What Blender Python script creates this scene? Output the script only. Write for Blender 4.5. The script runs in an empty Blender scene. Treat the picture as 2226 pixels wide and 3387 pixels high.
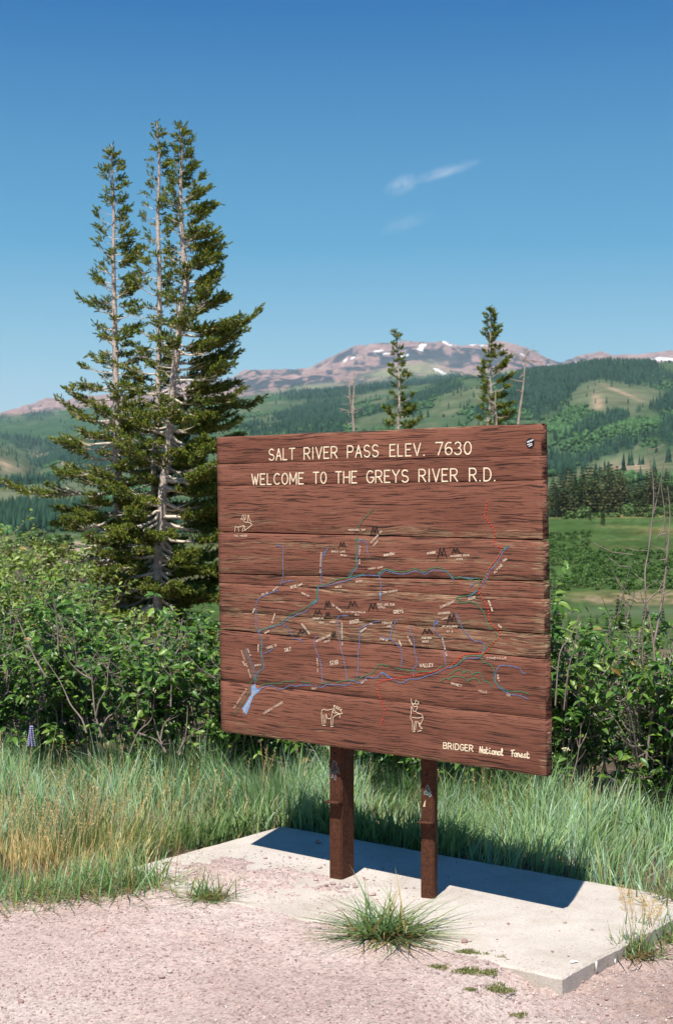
import bpy, math, random
import numpy as np
from mathutils import Vector, Matrix, Euler
random.seed(7); rng = np.random.default_rng(11)
SC = bpy.context.scene
COL = SC.collection

# ------------------------------------------------------------------ camera, sky, sun, exposure
F = 4704.0; CX = 1113.0; HY = 1672.0; EYE = 1.5
cd = bpy.data.cameras.new('camera'); cam = bpy.data.objects.new('camera', cd); COL.objects.link(cam)
cam.location = (0, 0, EYE); cam.rotation_euler = (math.radians(90 - 0.262), 0, 0)
cd.sensor_fit = 'VERTICAL'; cd.sensor_height = 36; cd.sensor_width = 24; cd.lens = 50
cd.clip_start = 0.05; cd.clip_end = 60000
cd.dof.use_dof = True; cd.dof.focus_distance = 5.4; cd.dof.aperture_fstop = 9.0
SC.camera = cam
SUN_EL = math.radians(61.5); SUN_DIR = Vector((0.105, 0.28, 0)).normalized()      # horizontal direction the light travels
w = bpy.data.worlds.new('World'); SC.world = w; w.use_nodes = True
nt = w.node_tree; bg = nt.nodes['Background']
sky = nt.nodes.new('ShaderNodeTexSky'); sky.sky_type = 'NISHITA'; sky.sun_disc = False
sky.sun_elevation = SUN_EL
sky.sun_rotation = math.atan2(-SUN_DIR.x, -SUN_DIR.y)
sky.altitude = 2300; sky.air_density = 1.15; sky.dust_density = 1.6; sky.ozone_density = 2.6
hs = nt.nodes.new('ShaderNodeHueSaturation'); hs.inputs['Saturation'].default_value = 1.62; hs.inputs['Hue'].default_value = 0.490
gm = nt.nodes.new('ShaderNodeGamma'); gm.inputs[1].default_value = 1.18; nt.links.new(sky.outputs[0], gm.inputs[0]); nt.links.new(gm.outputs[0], hs.inputs['Color']); hs.inputs['Value'].default_value = .82; # the clear mountain sky deepens quickly above a pale horizon: the Nishita sky is graded by elevation all round
wtc = nt.nodes.new('ShaderNodeTexCoord'); wsp = nt.nodes.new('ShaderNodeSeparateXYZ'); nt.links.new(wtc.outputs['Generated'], wsp.inputs[0])
wr_ = nt.nodes.new('ShaderNodeValToRGB'); nt.links.new(wsp.outputs[2], wr_.inputs[0]); we = wr_.color_ramp.elements
stops_ = [(0.0, (.40, .50, .52)), (.05, (.36, .49, .53)), (.10, (.225, .43, .53)), (.18, (.075, .275, .46)), (.33, (.003, .108, .315)), (.6, (.003, .08, .26)), (1.0, (.003, .07, .23))]
while len(we) < len(stops_): we.new(.5)
for e_, (p_, c_) in zip(we, stops_): e_.position = p_; e_.color = (*c_, 1)
wsc = nt.nodes.new('ShaderNodeVectorMath'); wsc.operation = 'SCALE'; wsc.inputs[3].default_value = 1/.06; nt.links.new(wr_.outputs[0], wsc.inputs[0])
wmx = nt.nodes.new('ShaderNodeMix'); wmx.data_type = 'RGBA'; wmx.inputs[0].default_value = .92; nt.links.new(hs.outputs[0], wmx.inputs[6]); nt.links.new(wsc.outputs[0], wmx.inputs[7])
nt.links.new(wmx.outputs[2], bg.inputs[0]); bg.inputs[1].default_value = 0.060
sd = bpy.data.lights.new('sun', 'SUN'); sun = bpy.data.objects.new('sun', sd); COL.objects.link(sun)
sd.energy = 5.0; sd.angle = math.radians(0.53); sd.color = (1.0, 0.955, 0.88)
ld = Vector((SUN_DIR.x*math.cos(SUN_EL), SUN_DIR.y*math.cos(SUN_EL), -math.sin(SUN_EL)))
sun.rotation_euler = ld.to_track_quat('-Z', 'Y').to_euler()
SC.view_settings.view_transform = 'Standard'; SC.view_settings.look = 'None'
SC.view_settings.exposure = 0.52; SC.view_settings.gamma = 1.0; SC.view_settings.use_curve_mapping = False
SC.render.engine = 'CYCLES'
SC.cycles.use_denoising = True; SC.cycles.max_bounces = 6; SC.cycles.diffuse_bounces = 3; SC.cycles.glossy_bounces = 2
SC.cycles.transparent_max_bounces = 8; SC.cycles.volume_bounces = 1; SC.cycles.transmission_bounces = 3
SC.cycles.use_adaptive_sampling = True; SC.cycles.adaptive_threshold = 0.01

# ------------------------------------------------------------------ helpers
def tag(o, label=None, cat=None, group=None, kind=None):
    if label: o['label'] = label
    if cat: o['category'] = cat
    if group: o['group'] = group
    if kind: o['kind'] = kind
    return o
def empty(name, loc=(0, 0, 0), rz=0):
    o = bpy.data.objects.new(name, None); COL.objects.link(o); o.location = loc; o.rotation_euler = (0, 0, rz)
    o.empty_display_size = .1
    return o
def mesh_np(name, V, Fc, mat=None, parent=None, col=None, smooth=False, link=True):
    V = np.asarray(V, np.float32).reshape(-1, 3)
    Fc = Fc if isinstance(Fc, list) else [Fc]
    Fc = [np.asarray(f, np.int32) for f in Fc if len(f)]
    me = bpy.data.meshes.new(name)
    me.vertices.add(len(V)); me.vertices.foreach_set('co', V.ravel())
    li = np.concatenate([f.ravel() for f in Fc]); lt = np.concatenate([np.full(len(f), f.shape[1], np.int32) for f in Fc])
    ls = np.concatenate([[0], np.cumsum(lt)[:-1]]).astype(np.int32)
    me.loops.add(len(li)); me.loops.foreach_set('vertex_index', li)
    me.polygons.add(len(lt)); me.polygons.foreach_set('loop_start', ls); me.polygons.foreach_set('loop_total', lt)
    if smooth: me.polygons.foreach_set('use_smooth', np.ones(len(lt), bool))
    if col is not None:
        at = me.color_attributes.new('Col', 'FLOAT_COLOR', 'POINT')
        c = np.ones((len(V), 4), np.float32); c[:, :3] = col
        at.data.foreach_set('color', c.ravel())
    me.update(calc_edges=True)
    if mat: me.materials.append(mat)
    if not link: return me
    o = bpy.data.objects.new(name, me); COL.objects.link(o)
    if parent: o.parent = parent
    return o
def inst(name, me, M=None, parent=None):
    o = bpy.data.objects.new(name, me); COL.objects.link(o)
    if parent: o.parent = parent
    if M is not None: o.matrix_basis = M
    return o
class Acc:                                     # gathers pieces of one mesh
    def __init__(s): s.V = []; s.F = {}; s.C = []; s.n = 0
    def add(s, V, Fc, c=None):
        V = np.asarray(V, float).reshape(-1, 3); Fc = np.asarray(Fc, int)
        s.F.setdefault(Fc.shape[1], []).append(Fc + s.n); s.V.append(V); s.n += len(V)
        if c is not None: s.C.append(np.broadcast_to(np.asarray(c, float), (len(V), 3)))
    def box(s, lo, hi, c=None):
        x0, y0, z0 = lo; x1, y1, z1 = hi
        s.add([(x0,y0,z0),(x1,y0,z0),(x1,y1,z0),(x0,y1,z0),(x0,y0,z1),(x1,y0,z1),(x1,y1,z1),(x0,y1,z1)],
              [(0,3,2,1),(4,5,6,7),(0,1,5,4),(1,2,6,5),(2,3,7,6),(3,0,4,7)], c)
    def tube(s, P, R, n=6, c=None):
        P = np.asarray(P, float); k = len(P); R = np.broadcast_to(np.asarray(R, float), (k,))
        T = np.gradient(P, axis=0); T /= np.linalg.norm(T, axis=1)[:, None] + 1e-9
        up = np.array([0, 0, 1.]) if abs(T[0, 2]) < .9 else np.array([1., 0, 0])
        A = np.cross(T, up); A /= np.linalg.norm(A, axis=1)[:, None] + 1e-9; B = np.cross(T, A)
        an = np.arange(n)*2*np.pi/n
        V = P[:, None] + R[:, None, None]*(np.cos(an)[None, :, None]*A[:, None] + np.sin(an)[None, :, None]*B[:, None])
        i = np.arange(k-1)[:, None]*n; j = np.arange(n)[None]; j2 = (j+1) % n
        Fq = np.stack([i+j, i+j2, i+n+j2, i+n+j], -1).reshape(-1, 4)
        s.add(V.reshape(-1, 3), Fq, c)
    def obj(s, name, mat, parent=None, smooth=False, link=True):
        return mesh_np(name, np.concatenate(s.V), [np.concatenate(f) for f in s.F.values()], mat, parent,
                       np.concatenate(s.C) if s.C else None, smooth, link)
def _h(ix, iy, seed):
    n = (ix*374761393 + iy*668265263 + seed*974634777) & 0x7fffffff
    n = ((n ^ (n >> 13))*1274126177) & 0x7fffffff
    return ((n ^ (n >> 16)) & 0xffff)/65535.0
def vn(x, y, seed=0):
    x = np.asarray(x, float); y = np.asarray(y, float)
    ix = np.floor(x).astype(np.int64); iy = np.floor(y).astype(np.int64); fx = x-ix; fy = y-iy
    fx = fx*fx*(3-2*fx); fy = fy*fy*(3-2*fy)
    return (_h(ix, iy, seed)*(1-fx)+_h(ix+1, iy, seed)*fx)*(1-fy)+(_h(ix, iy+1, seed)*(1-fx)+_h(ix+1, iy+1, seed)*fx)*fy
def fbm(x, y, o=4, seed=0):
    s = 0; a = .5; t = 0
    for k in range(o): s = s+a*vn(x*2**k+k*17.3, y*2**k-k*9.1, seed+k); t += a; a *= .5
    return s/t
def sst(a, b, x): t = np.clip((x-a)/(b-a), 0, 1); return t*t*(3-2*t)
def ground_at(sx, sy, z=0.0):                   # where a ray through a picture point meets height z
    d = (EYE-z)*F/(sy-HY); return ((sx-CX)/F*d, d)

# ---- materials
def mat(name, col=(.5, .5, .5), rough=.8, vcol=False, spec=.3, var=0, vscale=5, bump=0, bscale=50, trans=0, metal=0, coords='Object', tint=(1.3, 1.5, .6)):
    m = bpy.data.materials.new(name); m.use_nodes = True; t = m.node_tree; N = t.nodes; L = t.links
    b = N['Principled BSDF']; b.inputs['Roughness'].default_value = rough; b.inputs['Specular IOR Level'].default_value = spec
    b.inputs['Metallic'].default_value = metal
    out = N['Material Output']
    if vcol:
        a = N.new('ShaderNodeVertexColor'); a.layer_name = 'Col'; src = a.outputs[0]
    else:
        a = N.new('ShaderNodeRGB'); a.outputs[0].default_value = (*col, 1); src = a.outputs[0]
    tc = N.new('ShaderNodeTexCoord')
    if var:
        n = N.new('ShaderNodeTexNoise'); n.inputs['Scale'].default_value = vscale; n.inputs['Detail'].default_value = 5
        L.new(tc.outputs[coords], n.inputs[0])
        r = N.new('ShaderNodeMapRange'); r.inputs[1].default_value = .25; r.inputs[2].default_value = .75
        r.inputs[3].default_value = 1-var; r.inputs[4].default_value = 1+var; L.new(n.outputs[0], r.inputs[0])
        mu = N.new('ShaderNodeVectorMath'); mu.operation = 'SCALE'; L.new(src, mu.inputs[0]); L.new(r.outputs[0], mu.inputs[3]); src = mu.outputs[0]
    L.new(src, b.inputs['Base Color'])
    if bump:
        n = N.new('ShaderNodeTexNoise'); n.inputs['Scale'].default_value = bscale; n.inputs['Detail'].default_value = 6
        L.new(tc.outputs[coords], n.inputs[0])
        bp = N.new('ShaderNodeBump'); bp.inputs['Strength'].default_value = 1; bp.inputs['Distance'].default_value = bump
        L.new(n.outputs[0], bp.inputs['Height']); L.new(bp.outputs[0], b.inputs['Normal'])
    if trans:
        tr = N.new('ShaderNodeBsdfTranslucent'); mx = N.new('ShaderNodeMixShader'); mx.inputs[0].default_value = trans
        g = N.new('ShaderNodeMix'); g.data_type = 'RGBA'; g.blend_type = 'MULTIPLY'; g.inputs[0].default_value = 1
        L.new(src, g.inputs[6]); g.inputs[7].default_value = (*tint, 1); L.new(g.outputs[2], tr.inputs[0])
        L.new(b.outputs[0], mx.inputs[1]); L.new(tr.outputs[0], mx.inputs[2]); L.new(mx.outputs[0], out.inputs[0])
    return m

M_TERR = mat('terrain_cover', vcol=True, rough=1, spec=0, var=.35, vscale=.02, bump=0)
M_NEEDLE = mat('needles', vcol=True, rough=.6, spec=.25, trans=.12)
M_BARK = mat('grey_bark', (.50, .41, .36), .9, var=.35, vscale=18, bump=.01, bscale=40)
M_DEADB = mat('weathered_branch', (.62, .53, .44), .9, var=.25, vscale=14)
M_LEAF = mat('shrub_leaf', vcol=True, rough=.38, spec=.38, trans=.16)
M_SNAG = mat('snag_wood', (.36, .29, .24), .9, var=.3, vscale=10)
M_STEM = mat('shrub_stem', (.24, .19, .17), .85, var=.35, vscale=25)
M_GRASS = mat('grass_blade', vcol=True, rough=.42, spec=.45, trans=.35, tint=(1.15, 1.3, .85))
M_FAR = mat('distant_trees', vcol=True, rough=1, spec=0)
M_STONE = mat('stone', vcol=True, rough=.9, spec=.2)
M_BLOSSOM = mat('cream_blossom', (.72, .66, .42), .8, var=.2, vscale=80)
M_SEED = mat('seed_head', (.58, .42, .20), .9, var=.3, vscale=60)

# ------------------------------------------------------------------ terrain
SA, CA = .613, .79                              # slab axes: a along its length, b across it
def ab(x, y): return CA*x-SA*y, SA*x+CA*y
def xy(a, b): return CA*a+SA*b, -SA*a+CA*b
def zg(x, y):
    x = np.asarray(x, float); y = np.asarray(y, float)
    a, b = ab(x, y)
    z = -.035 + .018*(fbm(x*.9, y*.9, 3, 3)-.5)
    z = z - .060*np.clip((a+2.42)/.2, 0, 1)*(1-.6*sst(4.1,3.4,b))*(1-sst(5.3, 6.2, b))
    n = fbm(x*9, y*9, 4, 5)-.5
    n2 = fbm(x*3.1, y*3.1, 3, 8)-.5
    front = (-.002 + .022*n + .012*n2)
    wf = sst(-4.6, -4.1, a)*(1-np.clip((a+2.44)/.2, 0, 1))*(1-sst(4.06, 4.22, b+.3*n2+.25*n))*sst(2.6, 3.8, b)
    z = z*(1-wf)+front*wf
    bl = 1.6*np.exp(-((a+3.76)/.50)**2-((b-4.34)/.29)**2)+.9*np.exp(-((a+4.22)/.16)**2-((b-4.02)/.10)**2)
    n3 = fbm(x*26, y*26, 2, 6)-.5
    z = np.maximum(z, -.024+.021*bl+.030*n+.022*n3+.012*n2-.03*(bl < .08))
    z = z - .10*sst(5.6, 8, b)
    z = z + .005*(fbm(x*22, y*22, 2, 9)-.5)
    z = z - .5*sst(9.5, 17, y) - .088*np.maximum(y-15, 0)
    return z
def vcurve(pts): p = np.array(pts, float); return lambda v: np.interp(v, p[:, 0], p[:, 1])
KEYS = [  # distance, height curve (picture heights in view units over x in view units)
 (58, vcurve([(0, 1640), (1600, 1640)])),
 (150, vcurve([(0, 1460), (1600, 1452)])),
 (250, vcurve([(0, 1370), (1280, 1355), (1600, 1352)])),
 (420, vcurve([(0, 1285), (600, 1285), (1280, 1255), (1600, 1250)])),
 (660, vcurve([(0, 1238), (200, 1246), (600, 1240), (1280, 1195), (1600, 1188)])),
 (950, vcurve([(0, 1252), (200, 1262), (600, 1240), (1280, 1150), (1600, 1150)])),
 (1500, vcurve([(0, 1185), (120, 1200), (600, 1150), (1280, 1110), (1420, 1085), (1600, 1075)])),
 (1900, vcurve([(0, 1133), (90, 1128), (250, 1145), (600, 1120), (1280, 1085), (1420, 1082), (1600, 1040)])),
 (2300, vcurve([(0, 1128), (90, 1150), (250, 1140), (600, 1080), (900, 1020), (1280, 1000), (1600, 990)])),
 (2900, vcurve([(0, 1052), (54, 1078), (90, 1112), (200, 1080), (500, 1020), (800, 985), (1000, 940), (1100, 905), (1280, 930), (1400, 895), (1500, 905), (1600, 935)])),
 (3300, vcurve([(0, 1058), (90, 1105), (200, 1065), (500, 1010), (800, 975), (1000, 938), (1100, 912), (1280, 925), (1400, 900), (1500, 905), (1600, 918)])),
 (4000, vcurve([(0, 1040), (90, 1078), (200, 1050), (500, 990), (800, 950), (970, 922), (1054, 893), (1186, 885), (1217, 870), (1263, 864), (1298, 863), (1350, 852), (1413, 845), (1507, 848), (1600, 849)])),
 (5200, vcurve([(0, 1020), (200, 1015), (500, 960), (628, 932), (763, 913), (830, 906), (914, 896), (999, 899), (1100, 896), (1200, 885), (1300, 876), (1600, 870)])),
 (6600, vcurve([(0, 992), (100, 984), (200, 966), (400, 945), (600, 935), (800, 915), (1000, 900), (1300, 885), (1600, 885)])),
 (8200, vcurve([(0, 978), (200, 958), (400, 940), (600, 915), (800, 905), (950, 880), (1050, 872), (1200, 890), (1600, 880)])),
 (10200, vcurve([(0, 972), (200, 945), (400, 930), (600, 895), (800, 868), (900, 862), (960, 850), (1050, 862), (1200, 845), (1300, 880), (1600, 870)])),
 (12500, vcurve([(-200, 985), (0, 966), (60, 945), (110, 934), (150, 942), (180, 928), (250, 925), (400, 905), (530, 893), (560, 875), (600, 871), (650, 875), (715, 873), (740, 857), (790, 833), (830, 815), (880, 812), (905, 808), (940, 800), (985, 793), (1030, 789), (1070, 795), (1120, 799), (1200, 814), (1250, 838), (1290, 853), (1310, 855), (1350, 838), (1390, 830), (1430, 836), (1480, 838), (1564, 828), (1700, 835)])),
 (15500, vcurve([(0, 1010), (800, 930), (1600, 930)])),
]
KD = np.log([k[0] for k in KEYS])
FA = math.pi/12
def fold(t): return FA*(2/math.pi)*np.arcsin(np.sin(t*math.pi/(2*FA)))      # the country goes on all round in the same vein
def zfar(x, y):
    x = np.asarray(x, float); y = np.asarray(y, float)
    r = np.hypot(x, y); th = np.arctan2(x, y)
    thc = fold(th); yf = r*np.cos(thc)
    vx = (np.tan(thc)*F+CX)/1.42327
    Z = np.stack([EYE+(1175-k[1](vx))*1.42327/F*k[0] for k in KEYS], 0)
    ld_ = np.clip(np.log(np.maximum(yf, 1)), KD[0], KD[-1]-1e-6)
    i = np.clip(np.searchsorted(KD, ld_, side='right')-1, 0, len(KD)-2)
    t = (np.exp(ld_)-np.exp(KD[i]))/(np.exp(KD[i+1])-np.exp(KD[i]))
    ts = t*t*(3-2*t)*.55+t*.45
    z0 = np.take_along_axis(Z, i[None], 0)[0]; z1 = np.take_along_axis(Z, (i+1)[None], 0)[0]
    z = z0*(1-ts)+z1*ts
    rid = 1-2*np.abs(fbm(x/900, y/900, 4, 21)-.5)
    rid2 = 1-2*np.abs(fbm(x/260, y/260, 3, 31)-.5)
    amp = np.clip((yf-900)/3000, 0, 1)*62+np.clip((yf-8000)/4000, 0, 1)*85
    z = z+amp*(rid-.72)*(1-.8*np.exp(-((yf-4000)/250)**2))+np.clip((yf-700)/2500, 0, 1)*17*(rid2-.7)*(1-.6*np.exp(-((yf-12500)/300)**2))*(1+3*np.clip((yf-8000)/3000, 0, 1))
    z = z+np.clip(yf/400, 0, 1)*.8*(fbm(x/40, y/40, 3, 41)-.5)
    return z
def view(x, y, z): return (x/np.maximum(y, 1)*F+CX)/1.42327, 1175-(z-EYE)*F/np.maximum(y, 1)/1.42327
def ell(vx, vy, cx, cy, rx, ry, rot=0, p=2):
    c, s = math.cos(math.radians(rot)), math.sin(math.radians(rot))
    X = (vx-cx)*c+(vy-cy)*s; Y = -(vx-cx)*s+(vy-cy)*c
    return np.exp(-((X/rx)**2+(Y/ry)**2)**(p/2))
ASP = [(1330, 985, 55, 45, 0, .9), (1460, 1000, 110, 22, -20, .9), (1350, 1040, 60, 25, -20, .8), (700, 915, 70, 6, -12, .6), (60, 1010, 70, 14, -8, .7), (180, 990, 90, 14, -8, .6),
       (850, 950, 60, 14, -20, .4), (1000, 945, 40, 14, 0, .4), (120, 1180, 70, 12, 0, .5)]
CON = [(1420, 868, 170, 22, 4, 1.4), (1210, 900, 60, 40, 0, 1.3), (1300, 890, 60, 30, 0, 1.2), (1400, 985, 120, 16, -22, 1.3), (1400, 1055, 120, 14, -20, 1.2), (1290, 1075, 40, 20, 0, 1.2),
       (850, 905, 160, 9, -6, 1.2), (700, 960, 70, 14, -20, .8), (1000, 920, 90, 8, -16, 1.2), (100, 1040, 140, 14, 14, 1.3), (60, 1125, 90, 6, -6, 1.2), (100, 1205, 160, 22, 0, 1.5), (300, 1050, 200, 50, 0, .8),
       (760, 975, 60, 14, -10, 1.), (1110, 955, 40, 16, 0, .8), (1560, 930, 60, 18, -20, 1.2)]
MEA = [(1410, 925, 75, 28, 8, 2.0), (1480, 918, 80, 14, 12, 1.8), (1500, 1075, 110, 20, -4, 1.6), (1360, 1100, 60, 10, -20, 2), (1060, 930, 60, 22, -20, 1.0), (900, 965, 60, 10, -30, .9), (30, 1085, 55, 24, 25, 2.0),
       (60, 1150, 140, 16, -4, 2.2), (960, 870, 60, 10, -10, .8), (880, 935, 50, 8, -15, .9), (640, 985, 50, 7, -15, .9)]
def cover(x, y, z):
    vx, vy = view(x, y, z)
    sc_ = np.clip(y, 200, 9000)
    n1 = fbm(x/sc_*38, y/sc_*11+np.log(sc_)*3, 4, 51); n2 = fbm(x/sc_*160, np.log(sc_)*45, 4, 61)
    con = .10+1.9*(n1-.5)+.55*(n2-.5); asp = .24+1.6*(fbm(x/sc_*45+9, np.log(sc_)*16, 4, 71)-.5)+.5*(.5-n2); mea = np.zeros_like(con)
    for L_, arr in ((CON, 'c'), (ASP, 'a'), (MEA, 'm')):
        for e in L_:
            v = e[5]*ell(vx, vy, *e[:5])
            if arr == 'c': con = con+v
            elif arr == 'a': asp = asp+v
            else: mea = mea+v
    con = con-mea*.8; asp = asp-mea*.8
    return vx, vy, con, asp, mea, n1, n2
def mixc(A, B, t): t = np.clip(t, 0, 1)[..., None]; return A*(1-t)+np.asarray(B, float)*t
def cover_col(x, y, z):
    vx, vy, con, asp, mea, n1, n2 = cover(x, y, z)
    c = np.broadcast_to(np.array([.055, .09, .042]), x.shape+(3,)).copy()
    n3 = fbm(x/np.clip(y, 200, 9000)*90, np.log(np.clip(y, 50, 20000))*30, 4, 88)
    c = mixc(c, [.12, .13, .075], (n3-.50)*3)
    c = mixc(c, [.12, .13, .075], mea*.5)
    c = mixc(c, [.04, .085, .036], (asp-.25)*4)
    c = mixc(c, [.028, .055, .028], (con-.3)*5)
    # bare scars and pink soil
    for e in [(1388, 935, 12, 22, -20), (105, 1062, 24, 9, 25), (155, 1076, 16, 8, 20), (232, 1070, 40, 7, -18), (1450, 915, 60, 3, 22), (1470, 1085, 50, 10, 0), (20, 1085, 30, 10, 20)]:
        c = mixc(c, [.33, .235, .16], .85*ell(vx, vy, *e)*(1.9*n2-.1))
    # valley floor on the right
    nv = fbm(x/14, y/30, 4, 91); nv2 = fbm(x/4, y/9, 4, 95)
    val = (y < 900)
    g = np.broadcast_to(np.array([.055, .095, .03]), x.shape+(3,)).copy()
    g = mixc(g, [.115, .12, .045], (nv-.45)*4); g = mixc(g, [.05, .09, .028], (nv2-.55)*3)
    g = mixc(g, [.34, .24, .10], ell(vx, vy, 1450, 1199, 160, 3.4, -1.2, 4)*(.5+nv2)); g = mixc(g, [.22, .18, .07], .9*ell(vx, vy, 1540, 1232, 70, 5)*(nv2+.2))
    nv3 = fbm(x/1.6, y/3.5, 3, 97); g = g*(.55+.9*nv3[..., None]); g = mixc(g, [.30, .22, .14], ell(vx, vy, 1500, 1390, 160, 16, 0, 4)*(nv3*3.4-1.1)); g = mixc(g, [.10, .13, .075], ell(vx, vy, 1480, 1422, 200, 14)*.8)
    g = mixc(g, [.12, .12, .065], (vx < 700)*(nv-.45)*3)
    g = mixc(g, [.42, .30, .22], 1.2*ell(vx, vy, 150, 1262, 40, 5))
    g = mixc(g, [.05, .10, .028], .9*ell(vx, vy, 1400, 1325, 260, 52, 0, 4)); g = mixc(g, [.05, .10, .028], .8*ell(vx, vy, 1290, 1260, 70, 60))
    c = np.where(val[..., None], g, c)
    # high mountain: reddish scree, tree speckles, green shoulder, snow
    m = np.broadcast_to(np.array([.26, .165, .145]), x.shape+(3,)).copy()
    s1 = fbm(x/150, y/420, 5, 101)*.55+fbm(x/600, y/1400, 3, 103)*.45; s2 = fbm(x/52, y/150, 4, 111)
    m = mixc(m, [.38, .26, .225], (s2-.48)*4); m = mixc(m, [.045, .05, .055], (s1+.8*s2-.905-.10*(1-sst(800, 835, vy)))*8)
    for e in [(930, 862, 90, 13, -10), (1020, 870, 60, 12, 8), (700, 905, 90, 8, -8), (1180, 868, 80, 8, 0)]: m = mixc(m, [.20, .20, .11], 1.1*ell(vx, vy, *e, 3)*(.6+.6*s2))
    sn = 0
    for e in [(977, 809, 7, 11, 20), (985, 803, 6, 5, 0), (1035, 797, 9, 5, 30), (1046, 803, 6, 4, 0), (818, 833, 9, 3.5, -20), (803, 838, 8, 2.5, -25), (880, 816, 14, 2.5, -5), (900, 822, 10, 3, 0), (936, 828, 14, 3, -5), (1018, 861, 12, 3.5, 20), (1030, 868, 10, 3, 30),
              (1098, 801, 12, 2.5, 0), (1120, 803, 8, 3, 0), (1138, 803, 9, 3, 0), (940, 851, 9, 3, -20), (963, 851, 5, 3, 0), (1212, 824, 12, 1.6, 35), (1165, 812, 5, 3, 0), (1340, 843, 22, 3, -12), (1400, 838, 16, 2.2, 0), (1500, 838, 58, 4, -4), (1545, 834, 40, 4, 6), (1460, 841, 30, 2.5, 0), (1000, 878, 6, 2, 0), (1280, 850, 8, 1.6, 20)]:
        sn = sn+ell(vx, vy, e[0], e[1], e[2]*.8, e[3]*.62, e[4], 3)
    sn = sn+0*ell(vx, vy, 1060, 806, 150, 9, 3, 4)*(s2 > .60)+0*ell(vx, vy, 860, 826, 90, 7, -10, 4)*(s2 > .62)
    m = mixc(m, [.85, .86, .90], (sn*1.4+2.6*(s2-.5)-.35)*4*(sn > .12))
    t = sst(7600, 8800, y+900*(s1-.5)-sst(500, 0, vx)*900)
    return mixc(c, m*1.0, t) if False else c*(1-t[..., None])+m*t[..., None]

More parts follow.
